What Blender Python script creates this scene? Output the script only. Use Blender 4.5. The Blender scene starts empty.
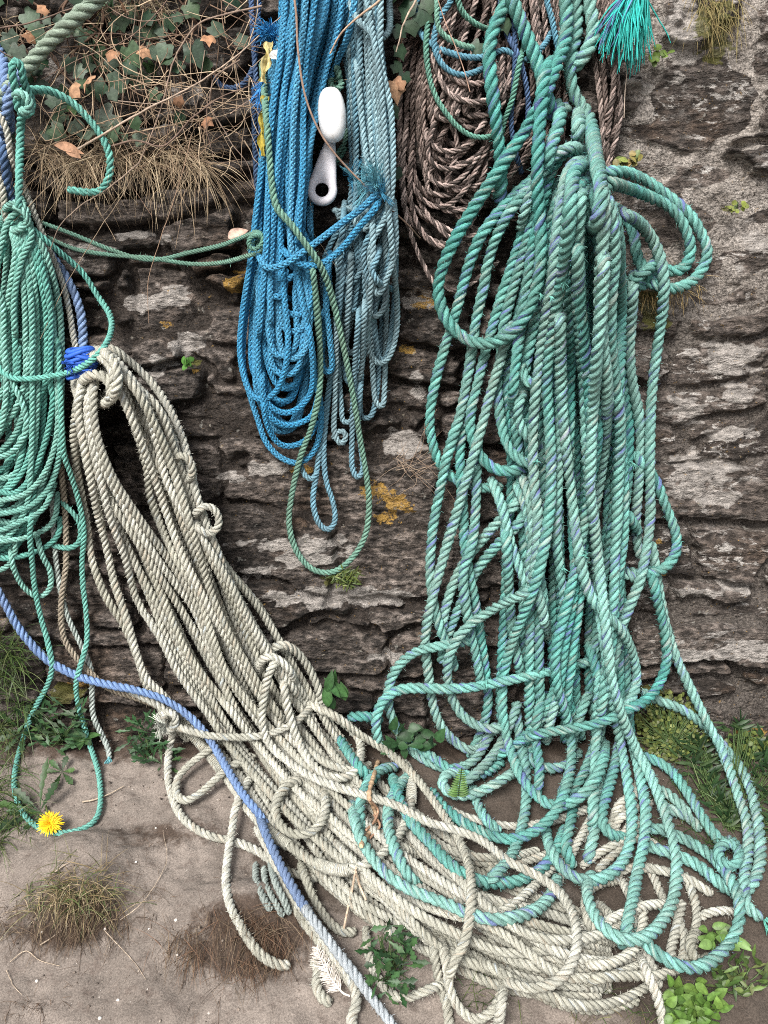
import bpy, math, random
import numpy as np
from mathutils import Vector, Matrix
random.seed(7); rng = np.random.default_rng(7)
SC = bpy.context.scene
COL = SC.collection

# ------------------------------------------------------------------ camera
FPX, PITCH, CY = 887.0, math.radians(12.0), -1.35
CZ = 1.35*math.tan(PITCH + math.atan((745-512)/FPX))
CAM = np.array([0.0, CY, CZ])
cd = bpy.data.cameras.new('camera'); co = bpy.data.objects.new('camera', cd); COL.objects.link(co)
cd.sensor_fit = 'VERTICAL'; cd.angle = 2*math.atan(512/FPX); cd.clip_start = 0.02; cd.clip_end = 500
co.location = CAM; co.rotation_euler = (math.radians(90)-PITCH, 0, 0); SC.camera = co
UPV = np.array([0, math.sin(PITCH), math.cos(PITCH)]); FWD = np.array([0, math.cos(PITCH), -math.sin(PITCH)])
def rays(px, py):
    px = np.asarray(px, float); py = np.asarray(py, float)
    d = np.stack([(px-384)/FPX, np.zeros_like(px), np.zeros_like(px)], -1) + ((512-py)/FPX)[..., None]*UPV + FWD
    return d                                            # not normalised: forward component is 1
SLOPE = 0.36
def ground_z(y): return np.where(y > -0.8, SLOPE*y, np.where(y > -1.6, SLOPE*(-0.8) + 0.5*SLOPE*(y+0.8) - 0*y, SLOPE*(-0.8) - 0.5*SLOPE*0.8))
def base_t(px, py):
    d = rays(px, py)
    tw = -CY/d[..., 1]
    den = d[..., 2] - SLOPE*d[..., 1]
    tg = np.where(den < -1e-6, (SLOPE*CY - CZ)/np.minimum(den, -1e-6), 1e9)
    k = 0.025                                            # soft corner at the foot of the wall
    h = np.clip(0.5 + 0.5*(tg-tw)/k, 0, 1)
    return tg*(1-h) + tw*h - k*h*(1-h)
def S(px, py, h=0.0):                                    # point h metres in front of wall or ground
    d = rays(px, py); t = base_t(px, py) - h
    return CAM + d*t[..., None]
def S1(px, py, h=0.0): return S(np.array([px]), np.array([py]), h)[0]
def wall_px(x, z):                                       # wall point -> picture position, used to lay out stains
    rx, ry, rz = x, -CY, z-CZ
    f = ry*math.cos(PITCH) - rz*math.sin(PITCH); u = ry*math.sin(PITCH) + rz*math.cos(PITCH)
    return 384 + FPX*rx/f, 512 - FPX*u/f

# ------------------------------------------------------------------ noise
def _h(ix, iy, seed):
    n = (ix.astype(np.int64)*374761393 + iy.astype(np.int64)*668265263 + seed*974711) & 0x7fffffff
    n = ((n ^ (n >> 13))*1274126177) & 0x7fffffff
    n = (n ^ (n >> 16)) & 0xffff
    return n/65535.0
def vnoise(x, y, seed=0):
    ix, iy = np.floor(x), np.floor(y); fx, fy = x-ix, y-iy
    fx = fx*fx*(3-2*fx); fy = fy*fy*(3-2*fy)
    a, b, c, d = _h(ix, iy, seed), _h(ix+1, iy, seed), _h(ix, iy+1, seed), _h(ix+1, iy+1, seed)
    return (a*(1-fx)+b*fx)*(1-fy) + (c*(1-fx)+d*fx)*fy
def fbm(x, y, seed=0, o=4):
    s, a, t = 0, 0.5, 0
    for i in range(o):
        s = s + a*vnoise(x*2**i, y*2**i, seed+i*17); t += a; a *= 0.5
    return s/t                                           # 0..1
def sstep(a, b, x):
    t = np.clip((x-a)/(b-a), 0, 1); return t*t*(3-2*t)

# ------------------------------------------------------------------ mesh building
def new_mesh(name, V, F, mat=None, col=None, uv=None, smooth=True, extra=None):
    V = np.asarray(V, np.float32); F = np.asarray(F, np.int32); k = F.shape[1]
    me = bpy.data.meshes.new(name)
    me.vertices.add(len(V)); me.vertices.foreach_set('co', V.ravel())
    me.loops.add(F.size); me.loops.foreach_set('vertex_index', F.ravel())
    me.polygons.add(len(F)); me.polygons.foreach_set('loop_start', np.arange(0, F.size, k, dtype=np.int32))
    me.polygons.foreach_set('use_smooth', np.full(len(F), smooth))
    me.update(calc_edges=True)
    if col is not None:
        a = me.attributes.new('col', 'FLOAT_COLOR', 'POINT')
        c = np.ones((len(V), 4), np.float32); c[:, :3] = col; a.data.foreach_set('color', c.ravel())
    if uv is not None:
        u = me.uv_layers.new(name='UVMap'); u.data.foreach_set('uv', np.asarray(uv, np.float32)[F.ravel()].ravel())
    for nm, arr in (extra or {}).items():
        a = me.attributes.new(nm, 'FLOAT', 'POINT'); a.data.foreach_set('value', np.asarray(arr, np.float32))
    if mat: me.materials.append(mat)
    return me
def link(name, me, parent=None):
    o = bpy.data.objects.new(name, me); COL.objects.link(o)
    if parent is not None:
        o.parent = parent; o.matrix_parent_inverse = Matrix.Translation(-parent.location)
    return o
def tag(o, label=None, cat=None, group=None, kind=None):
    for k, v in (('label', label), ('category', cat), ('group', group), ('kind', kind)):
        if v: o[k] = v
    return o
def thing(name, loc, label, cat, group=None):
    o = bpy.data.objects.new(name, None); COL.objects.link(o); o.location = Vector([float(c) for c in loc])
    o.empty_display_size = 0.02
    return tag(o, label, cat, group)

class MB:                                                # collects quads with one colour per vertex
    def __init__(s): s.V, s.F, s.C, s.n = [], [], [], 0
    def add(s, V, F, c):
        V = np.asarray(V, float); F = np.asarray(F, int)
        s.V.append(V); s.F.append(F + s.n); s.C.append(np.broadcast_to(np.asarray(c, float), (len(V), 3))); s.n += len(V)
    def tube(s, P, R, c, seg=6, cap=True):
        P = np.asarray(P, float); N = len(P); R = np.broadcast_to(np.asarray(R, float), (N,))
        T, A, B = frames(P)
        ph = np.linspace(0, 2*np.pi, seg, endpoint=False)
        V = P[:, None] + R[:, None, None]*(np.cos(ph)[None, :, None]*A[:, None] + np.sin(ph)[None, :, None]*B[:, None])
        s.add(V.reshape(-1, 3), grid_faces(N, seg, True), c)
        if cap:
            for i in (0, N-1):
                idx = np.arange(seg) + i*seg
                ctr = P[i] + T[i]*(R[i]*0.5)*(-1 if i == 0 else 1)
                k = s.n
                VV = np.vstack([V[i], ctr[None]])
                FF = [[j, (j+1) % seg, seg, seg] for j in range(seg)]
                FF = [[j, (j+1) % seg, (j+2) % seg, seg] for j in range(0, seg, 2)]
                s.add(VV, FF, c if np.ndim(c) == 1 else np.asarray(c)[i])
    def ribbon(s, P, w, nrm, c):                         # tapered blade along P
        P = np.asarray(P, float); N = len(P)
        T = np.gradient(P, axis=0); Sd = np.cross(T, nrm); Sd /= np.linalg.norm(Sd, axis=1)[:, None]+1e-9
        w = np.broadcast_to(np.asarray(w, float), (N,))[:, None]
        s.add(np.stack([P-Sd*w/2, P+Sd*w/2], 1).reshape(-1, 3), grid_faces(N, 2, False), c)
    def mesh(s, name, mat, smooth=True):
        return new_mesh(name, np.vstack(s.V), np.vstack(s.F), mat, np.vstack(s.C), smooth=smooth)
def grid_faces(N, M, wrap):
    j = np.arange(M if wrap else M-1); i = np.arange(N-1)
    I, J = np.meshgrid(i, j, indexing='ij'); J2 = (J+1) % M
    return np.stack([I*M+J, I*M+J2, (I+1)*M+J2, (I+1)*M+J], -1).reshape(-1, 4)
def frames(P):
    P = np.asarray(P, float); N = len(P)
    T = np.gradient(P, axis=0); T /= np.linalg.norm(T, axis=1)[:, None] + 1e-12
    A = np.zeros_like(P); v = np.array([0, -1.0, 0.05])
    a = v - T[0]*np.dot(v, T[0])
    if np.linalg.norm(a) < 1e-3: a = np.cross(T[0], [1, 0, 0])
    A[0] = a/np.linalg.norm(a)
    for i in range(1, N):
        a = A[i-1] - T[i]*np.dot(A[i-1], T[i]); A[i] = a/(np.linalg.norm(a)+1e-12)
    return T, A, np.cross(T, A)
def spline(C, step):                                     # Catmull-Rom (centripetal enough), resampled at equal steps
    C = np.asarray(C, float)
    if len(C) == 2: C = np.vstack([C[0], C.mean(0), C[1]])
    Q = np.vstack([2*C[0]-C[1], C, 2*C[-1]-C[-2]]); out = []
    for i in range(1, len(Q)-2):
        t = np.linspace(0, 1, 16, endpoint=False)[:, None]
        a, b, c, d = Q[i-1], Q[i], Q[i+1], Q[i+2]
        out.append(0.5*((2*b)+(-a+c)*t+(2*a-5*b+4*c-d)*t*t+(-a+3*b-3*c+d)*t**3))
    out = np.vstack(out+[C[-1][None]])
    return resample(out, step)
def resample(P, step):
    L = np.concatenate([[0], np.cumsum(np.linalg.norm(np.diff(P, axis=0), axis=1))])
    n = max(4, int(round(L[-1]/step))+1); s = np.linspace(0, L[-1], n)
    return np.stack([np.interp(s, L, P[:, k]) for k in range(P.shape[1])], 1)
def gsmooth(a, sig):
    r = max(1, int(sig*3)); k = np.exp(-0.5*(np.arange(-r, r+1)/sig)**2); k /= k.sum()
    return np.convolve(np.pad(a, r, mode='edge'), k, mode='valid')

# ------------------------------------------------------------------ materials
class NT:
    def __init__(s, name):
        s.m = bpy.data.materials.new(name); s.m.use_nodes = True; s.t = s.m.node_tree; s.t.nodes.clear()
        s.out = s.n('ShaderNodeOutputMaterial'); s.b = s.n('ShaderNodeBsdfPrincipled')
        s.l(s.b.outputs[0], s.out.inputs[0]); s.b.inputs['Roughness'].default_value = 0.8
        s.b.inputs['Specular IOR Level'].default_value = 0.3
    def n(s, ty, **kw):
        x = s.t.nodes.new(ty)
        for k, v in kw.items(): setattr(x, k, v)
        return x
    def l(s, a, b): s.t.links.new(a, b)
    def put(s, sock, v):
        if hasattr(v, 'is_linked') or hasattr(v, 'links'): s.l(v, sock)
        else: sock.default_value = v
    def attr(s, nm, out='Color'): return s.n('ShaderNodeAttribute', attribute_name=nm).outputs[out]
    def pos(s): return s.n('ShaderNodeTexCoord').outputs['Object']
    def mapv(s, v, sc=(1, 1, 1), loc=(0, 0, 0), rot=(0, 0, 0)):
        m = s.n('ShaderNodeMapping'); s.l(v, m.inputs[0]); m.inputs['Scale'].default_value = sc; m.inputs['Location'].default_value = loc; m.inputs['Rotation'].default_value = rot
        return m.outputs[0]
    def noise(s, v, scale, detail=4, rough=0.55, dist=0):
        x = s.n('ShaderNodeTexNoise'); s.l(v, x.inputs['Vector'])
        for k, q in (('Scale', scale), ('Detail', detail), ('Roughness', rough), ('Distortion', dist)): x.inputs[k].default_value = q
        return x.outputs['Fac']
    def voro(s, v, scale, feature='F1', out='Distance'):
        x = s.n('ShaderNodeTexVoronoi', feature=feature); s.l(v, x.inputs['Vector']); x.inputs['Scale'].default_value = scale
        return x.outputs[out]
    def rng(s, f, a, b, c=0.0, d=1.0):
        x = s.n('ShaderNodeMapRange', interpolation_type='SMOOTHSTEP'); s.put(x.inputs[0], f)
        for i, q in enumerate((a, b, c, d)): s.put(x.inputs[i+1], q)
        return x.outputs[0]
    def math(s, op, a, b=0.0):
        x = s.n('ShaderNodeMath', operation=op); s.put(x.inputs[0], a); s.put(x.inputs[1], b); return x.outputs[0]
    def mix(s, f, a, b, mode='MIX'):
        x = s.n('ShaderNodeMix', data_type='RGBA', blend_type=mode); s.put(x.inputs[0], f)
        for i, q in ((6, a), (7, b)):
            if isinstance(q, tuple): q = (*q, 1.0)[:4]
            s.put(x.inputs[i], q)
        return x.outputs[2]
    def hsv(s, c, v=1.0, sat=1.0):
        x = s.n('ShaderNodeHueSaturation'); s.put(x.inputs['Color'], c); s.put(x.inputs['Value'], v); s.put(x.inputs['Saturation'], sat); return x.outputs[0]
    def color(s, c): s.put(s.b.inputs['Base Color'], c if not isinstance(c, tuple) else (*c, 1.0))
    def bump(s, h, strength=0.4, dist=0.002):
        x = s.n('ShaderNodeBump'); x.inputs['Strength'].default_value = strength; x.inputs['Distance'].default_value = dist
        s.put(x.inputs['Height'], h); s.l(x.outputs[0], s.b.inputs['Normal'])
    def rough(s, r): s.put(s.b.inputs['Roughness'], r)

def rope_mat(name, c1, c2, dirt, fleck=None, fleck_amt=0.55, fleck2=None, dirt_amt=0.5, strand_dark=0.25, rough=0.75, groove=None):
    """col.r random of the length, col.g random of the strand, col.b random of the yarn patch; uv.y in metres*10"""
    m = NT(name); a = m.n('ShaderNodeSeparateColor'); m.l(m.attr('col'), a.inputs[0])
    uv = m.n('ShaderNodeTexCoord').outputs['UV']; p = m.pos()
    c = m.mix(m.rng(a.outputs[0], 0.0, 1.0), c1, c2)
    c = m.hsv(c, m.rng(a.outputs[1], 0, 1, 1-strand_dark, 1+strand_dark*0.6))
    n1 = m.noise(p, 9, 4); c = m.mix(m.rng(n1, 0.35, 0.75, 0.0, dirt_amt), c, dirt)
    n2 = m.noise(m.mapv(uv, (6, 14, 1)), 1.0, 3)
    c = m.hsv(c, m.rng(n2, 0.25, 0.75, 0.8, 1.15))
    yarn = m.noise(m.mapv(uv, (15, 3.5, 1)), 1.0, 3, 0.65)
    c = m.hsv(c, m.rng(yarn, 0.3, 0.7, 0.66, 1.22))
    if fleck:
        off = m.n('ShaderNodeCombineXYZ'); m.l(a.outputs[1], off.inputs[2])
        v = m.n('ShaderNodeVectorMath', operation='ADD'); m.l(m.mapv(uv, (3.0, 2.6, 1)), v.inputs[0]); sc = m.n('ShaderNodeVectorMath', operation='SCALE'); m.l(off.outputs[0], sc.inputs[0]); sc.inputs['Scale'].default_value = 31
        m.l(sc.outputs[0], v.inputs[1])
        f = m.noise(v.outputs[0], 1.0, 2, 0.5)
        c = m.mix(m.rng(f, fleck_amt, fleck_amt+0.1, 0, 0.75), c, fleck)
        if fleck2:
            f2 = m.noise(m.mapv(v.outputs[0], (1, 1, 1), (7.3, 3.1, 2)), 0.8, 2, 0.5)
            c = m.mix(m.rng(f2, 0.56, 0.72, 0, 0.6), c, fleck2)
    m.color(c); m.rough(rough)
    h = m.math('ADD', m.math('MULTIPLY', yarn, 0.8), m.noise(p, 900, 2))
    m.bump(h, 0.8, 0.0016)
    return m.m
def leaf_mat(name, rough=0.5, var=0.25, transl=0.15):
    m = NT(name); c = m.attr('col'); n = m.noise(m.pos(), 160, 3)
    c = m.hsv(c, m.rng(n, 0.25, 0.75, 1-var, 1+var)); m.color(c); m.rough(rough)
    m.bump(m.noise(m.pos(), 300, 3), 0.25, 0.001)
    return m.m
# ------------------------------------------------------------------ light and air
w = bpy.data.worlds.new('World'); SC.world = w; w.use_nodes = True
nt = w.node_tree; bg = nt.nodes['Background']
sky = nt.nodes.new('ShaderNodeTexSky'); sky.sky_type = 'NISHITA'; sky.sun_disc = False
SUN_EL, SUN_AZ = math.radians(40), math.radians(200)     # sun high behind the viewer, a little to the left
sky.sun_elevation = SUN_EL; sky.sun_rotation = SUN_AZ; sky.dust_density = 4.0; sky.air_density = 1.0
hs = nt.nodes.new('ShaderNodeHueSaturation'); hs.inputs['Saturation'].default_value = 0.35   # cloud cover: little blue
nt.links.new(sky.outputs[0], hs.inputs['Color']); nt.links.new(hs.outputs[0], bg.inputs['Color']); bg.inputs['Strength'].default_value = 0.09
sd = bpy.data.lights.new('sun', 'SUN'); sd.energy = 2.2; sd.angle = math.radians(20); sd.color = (1, 0.96, 0.9)
so = bpy.data.objects.new('sun', sd); COL.objects.link(so)
dv = Vector((math.sin(SUN_AZ)*math.cos(SUN_EL), math.cos(SUN_AZ)*math.cos(SUN_EL), math.sin(SUN_EL)))
so.rotation_euler = dv.to_track_quat('Z', 'Y').to_euler(); so.location = (0, -4, 6)
SC.view_settings.view_transform = 'Standard'; SC.view_settings.look = 'None'; SC.view_settings.gamma = 1
SC.view_settings.exposure = 1.02; SC.view_settings.use_curve_mapping = False
SC.cycles.filter_width = 1.0; SC.cycles.use_denoising = False; SC.cycles.max_bounces = 5; SC.cycles.diffuse_bounces = 2; SC.cycles.glossy_bounces = 2

# ------------------------------------------------------------------ stone wall
def lines(dense0, dense1, step, lo, hi, grow=1.35):
    c = list(np.arange(dense0, dense1+1e-6, step)); s = step; v = dense1
    while v < hi: s = min(s*grow, 0.06); v += s; c.append(v)
    s = step; v = dense0
    while v > lo: s = min(s*grow, 0.06); v -= s; c.insert(0, v)
    return np.array(c)
def blob(px, py, cx, cy, rx, ry, seed, amp=0.75):
    n = fbm(px/10.0, py/5.0, seed, 5)-0.5
    return sstep(1.15, 0.75, np.hypot((px-cx)/rx, (py-cy)/ry) + n*amp*2)
PALE = [(55,80,12,22),(148,38,12,12),(165,118,9,13),(185,90,16,14),(90,250,30,8),(168,296,20,14),(140,303,22,9),(186,345,17,14),(160,362,14,8),(150,376,12,8),(416,378,9,8),(421,394,10,7),(296,545,62,8),(250,576,18,9),(310,560,40,10),(375,606,30,7),
  (330,598,70,10),(684,28,20,46),(735,358,34,20),(690,412,24,14),(705,470,40,20),(690,490,26,12),(745,395,20,12),(720,500,25,8),(688,655,26,9),(745,650,36,12),(700,596,28,7),(740,590,22,6),
  (660,590,14,8),(674,640,10,4),(712,742,16,6),(760,240,14,12),(655,305,20,12),(135,235,22,6),(160,240,10,5),(405,445,22,14),(60,150,20,26),(150,40,14,16),(390,660,24,6),(250,640,26,6),(270,470,26,8),(230,480,18,6),
  (735,435,30,6),(640,85,26,6),(420,300,22,9)]
ORANGE = [(366,491,9,7),(383,495,12,7),(402,507,11,8),(386,520,9,5),(237,283,11,9),(163,324,5,3),(195,372,4,3),(660,543,7,5),(666,574,4,4),(756,742,14,6),(76,690,12,6),(430,302,12,5),(410,350,6,4),(300,470,8,4)]
YG = [(625,160,10,6),(735,207,9,4),(190,363,8,5),(660,700,22,10),(650,735,30,20),(345,580,18,8),(190,540,5,4),(60,700,16,10),(716,30,20,30),(655,310,18,26)]
def build_wall():
    X = lines(-0.74, 0.74, 0.0028, -6, 6); Z = lines(-0.06, 1.2, 0.0026, -0.35, 2.3)
    nx, nz = len(X), len(Z); x, z = np.meshgrid(X, Z); x = x.ravel(); z = z.ravel()
    px, py = wall_px(x, z); px = np.clip(px, -300, 1100); py = np.clip(py, -400, 1300)
    right = sstep(575, 650, px + 60*(fbm(x*6, z*6, 3)-0.5))
    rm = right*sstep(420, 240, py + 90*(fbm(x*5, z*5, 4)-0.5))
    rm = np.maximum(rm, right*0.22)
    # two interlocking layouts of courses, thin slabs and big blocks
    def layout(hts, seed, ox):
        xw = x + ox + 0.09*(fbm(x*5+seed, z*8, 11+seed)-0.5) + 0.022*(fbm(x*38, z*42, 12+seed, 3)-0.5)
        zw = z + 0.15*(fbm(x*2.3+seed, z*1.5+9, 13+seed, 3)-0.5) + 0.020*(fbm(x*22, z*45, 14+seed, 3)-0.5)
        edges = [-0.6]
        while edges[-1] < 2.8: edges.append(edges[-1] + random.choice(hts))
        edges = np.array(edges); row = np.clip(np.searchsorted(edges, zw)-1, 0, len(edges)-2)
        dz = np.minimum(zw-edges[row], edges[row+1]-zw)
        dx = np.zeros_like(x); sid = np.zeros(len(x), int); cxs = np.zeros_like(x)
        for r in range(len(edges)-1):
            hgt = edges[r+1]-edges[r]; e = [-6.8+random.random()*0.3]
            while e[-1] < 6.8: e.append(e[-1] + hgt*random.uniform(1.2, 3.6) + random.uniform(0.02, 0.08))
            e = np.array(e); k = row == r
            if not k.any(): continue
            c = np.clip(np.searchsorted(e, xw[k])-1, 0, len(e)-2)
            dx[k] = np.minimum(xw[k]-e[c], e[c+1]-xw[k]); sid[k] = r*1000+c+seed*77777; cxs[k] = (e[c]+e[c+1])/2
        return dx, dz, sid, cxs
    LA = layout([0.03, 0.045, 0.06, 0.075], 1, 0.0); LB = layout([0.085, 0.11, 0.14], 2, 0.13)
    sel = fbm(x*4.5+2, z*7, 19, 3) - 0.5; pick_ = sel > 0.0
    dx, dz, sid, cxs = (np.where(pick_, a_, b_) for a_, b_ in zip(LA, LB))
    dz = np.minimum(dz, np.abs(sel)*0.22)
    R = 0.016
    a = np.maximum(R-dx, 0); b = np.maximum(R-dz, 0)
    d = np.minimum(np.minimum(dx, dz), R); d = np.where((a > 0) & (b > 0), R-np.hypot(a, b), d)
    d = d + 0.010*(fbm(x*45, z*60, 21, 3)-0.5)
    r1, r2, r3 = _h(sid, sid*0+1, 5), _h(sid, sid*0+2, 6), _h(sid, sid*0+3, 7)
    jw = 0.0016 + 0.0075*rm*sstep(0.3, 0.65, fbm(x*5, z*5, 31))*1.3
    mask = sstep(jw, jw+0.007, d)
    lam_n = fbm(x*3, z*14, 41)*3.2 + fbm(x*22, z*60, 42, 3)*0.7
    q = z*(36+28*r3) + lam_n + r1*7 + (x-cxs)*(r2-0.5)*6
    fr = q-np.floor(q); layer = _h(np.floor(q).astype(int), sid, 9)
    lam = (layer-0.5)*0.011*sstep(0.0, 0.14, fr)*sstep(1.0, 0.9, fr) + 0.003*fr
    rough = 0.0075*(fbm(x*16, z*30, 51, 5)-0.5) + 0.005*(fbm(x*80, z*150, 52, 3)-0.5)
    big = 0.026*(fbm(x*4, z*6, 55, 3)-0.5)
    hs_ = (r1-0.6)*0.028 + lam*(0.6+0.6*r2) + rough + big*(0.4+0.7*right) + 0.016*(r3-0.5)*right + 0.004*np.minimum(d/0.03, 1)
    mort = (-0.036 + 0.030*fbm(x*9, z*9, 63))*(1-rm) - 0.006*rm + 0.020*(fbm(x*14, z*14, 61)-0.5)*(0.4+0.6*rm) + 0.012*(fbm(x*70, z*90, 62, 4)-0.5)
    h = mort*(1-mask) + np.maximum(hs_, mort-0.002)*mask
    pale = np.zeros_like(x); org = np.zeros_like(x); yg = np.zeros_like(x)
    for i, (cx, cy, rx, ry) in enumerate(PALE): pale = np.maximum(pale, blob(px, py, cx, cy, rx, ry, 100+i))
    for i, (cx, cy, rx, ry) in enumerate(ORANGE): org = np.maximum(org, blob(px, py, cx, cy, rx*1.15, ry*1.15, 200+i, 1.3)*(0.45+0.75*fbm(px/3.0, py/3.0, 230+i, 2)))
    for i, (cx, cy, rx, ry) in enumerate(YG): yg = np.maximum(yg, blob(px, py, cx, cy, rx, ry, 300+i, 0.8))
    far = (np.abs(x) > 0.85) | (z > 1.25)
    extra = sstep(0.62, 0.68, fbm(x*9, z*14, 71))*far
    pale = np.maximum(pale, extra)
    h = h + 0.0025*pale*mask
    h = np.clip(h, -0.05, 0.02)
    yy = -h + 0.012
    V = np.stack([x, yy, z], 1); F = grid_faces(nz, nx, False)
    nb = len(V)
    ring = list(range(nx)) + [nx*i+nx-1 for i in range(1, nz)] + [nx*(nz-1)+i for i in range(nx-2, -1, -1)] + [nx*i for i in range(nz-2, 0, -1)]
    bv = V[ring].copy(); bv[:, 1] = 0.5; V = np.vstack([V, bv]); m = len(ring)
    side = [[ring[i], nb+i, nb+(i+1) % m, ring[(i+1) % m]] for i in range(m)]
    ci = [0, nx-1, nx-1+nz-1, 2*(nx-1)+nz-1]
    back = [[nb+ci[3], nb+ci[2], nb+ci[1], nb+ci[0]]]
    F = np.vstack([F, side, back])
    pad = lambda q_: np.concatenate([q_, np.zeros(m)])
    col = np.stack([pad(r2), pad(1-mask), pad(pale)], 1)
    mt = NT('wall_stone'); p = mt.pos(); a_ = mt.n('ShaderNodeSeparateColor'); mt.l(mt.attr('col'), a_.inputs[0])
    right_a, org_a, yg_a, rm_a = (mt.attr(k, 'Fac') for k in ('right', 'orange', 'yg', 'rm'))
    st = mt.noise(mt.mapv(p, (10, 10, 40)), 1.0, 6, 0.66, 0.6)
    fine = mt.noise(mt.mapv(p, (75, 75, 140)), 1.0, 5, 0.65)
    spk = mt.noise(p, 260, 4, 0.7)
    c = mt.mix(a_.outputs[0], (0.018, 0.0145, 0.0125), (0.085, 0.070, 0.061))
    c = mt.mix(mt.rng(st, 0.42, 0.72, 0, 0.75), c, (0.15, 0.13, 0.118))
    c = mt.mix(mt.rng(mt.noise(p, 5.5, 4), 0.52, 0.7, 0, 0.5), c, (0.075, 0.047, 0.030))
    c = mt.hsv(c, mt.rng(fine, 0.34, 0.66, 0.3, 2.0))
    c = mt.hsv(c, mt.rng(mt.noise(mt.mapv(p, (40, 40, 70)), 1.0, 6, 0.75, 0.5), 0.36, 0.64, 0.45, 1.6))
    # the schist at the right is paler and full of quartz grains
    qz = mt.rng(mt.noise(mt.mapv(p, (34, 34, 90)), 1.0, 5, 0.7, 0.6), 0.54, 0.62, 0, 1)
    c = mt.mix(mt.math('MULTIPLY', right_a, mt.math('MULTIPLY', qz, mt.rng(mt.noise(p, 11, 2), 0.38, 0.58, 0.0, 0.95))), c, (0.56, 0.53, 0.50))
    c = mt.mix(mt.math('MULTIPLY', right_a, 0.12), c, (0.115, 0.093, 0.08))
    mo = mt.mix(rm_a, (0.05, 0.04, 0.034), (0.36, 0.325, 0.295))
    mo = mt.mix(mt.rng(mt.noise(p, 30, 5, 0.7), 0.35, 0.7, 0, 0.8), mo, mt.mix(rm_a, (0.03, 0.024, 0.02), (0.16, 0.138, 0.12)))
    mo = mt.hsv(mo, mt.rng(spk, 0.3, 0.7, 0.35, 1.7))
    mo = mt.mix(mt.math('MULTIPLY', rm_a, mt.rng(mt.noise(p, 130, 4, 0.7), 0.58, 0.68, 0, 0.8)), mo, (0.40, 0.37, 0.34))
    mo = mt.mix(mt.rng(mt.noise(p, 95, 4, 0.7, 0.6), 0.60, 0.68, 0, 0.85), mo, (0.035, 0.028, 0.024))
    c = mt.mix(mt.rng(mt.math('ADD', a_.outputs[1], mt.math('MULTIPLY', mt.math('SUBTRACT', spk, 0.5), 0.5)), 0.35, 0.65), c, mo)
    pn = mt.rng(mt.math('ADD', a_.outputs[2], mt.math('MULTIPLY', mt.math('SUBTRACT', mt.noise(mt.mapv(p, (55, 55, 110)), 1, 5, 0.7), 0.5), 1.6)), 0.45, 0.95, 0, 0.85)
    c = mt.mix(pn, c, mt.hsv((0.40, 0.37, 0.345, 1), mt.rng(fine, 0.3, 0.7, 0.5, 1.4)))
    c = mt.mix(mt.rng(mt.math('ADD', org_a, mt.math('MULTIPLY', mt.math('SUBTRACT', mt.noise(p, 150, 3, 0.7), 0.5), 2.6)), 0.35, 0.75, 0, 0.9), c, mt.hsv((0.40, 0.24, 0.06, 1), mt.rng(spk, 0.2, 0.8, 0.6, 1.4)))
    c = mt.mix(mt.rng(mt.math('ADD', yg_a, mt.math('MULTIPLY', mt.math('SUBTRACT', spk, 0.5), 1.3)), 0.45, 0.8, 0, 0.75), c, (0.13, 0.13, 0.03))
    wl = mt.rng(mt.noise(p, 75, 3, 0.6), 0.66, 0.71, 0, 0.6)          # small grey lichen dots
    c = mt.mix(wl, c, (0.33, 0.32, 0.29))
    mt.color(c); mt.rough(mt.rng(st, 0.3, 0.7, 0.62, 0.9))
    hh = mt.math('ADD', mt.math('MULTIPLY', st, 1.2), mt.math('ADD', mt.math('MULTIPLY', fine, 0.8), mt.math('MULTIPLY', spk, 0.35)))
    mt.bump(hh, 1.0, 0.014)
    me = new_mesh('stone_wall', V, F, mt.m, col, extra=dict(right=pad(right), rm=pad(rm), orange=pad(org), yg=pad(yg)))
    o = link('stone_wall', me)
    tag(o, 'old rubble wall of dark layered slate with pale crumbling mortar behind the ropes', 'wall')
build_wall()

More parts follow.
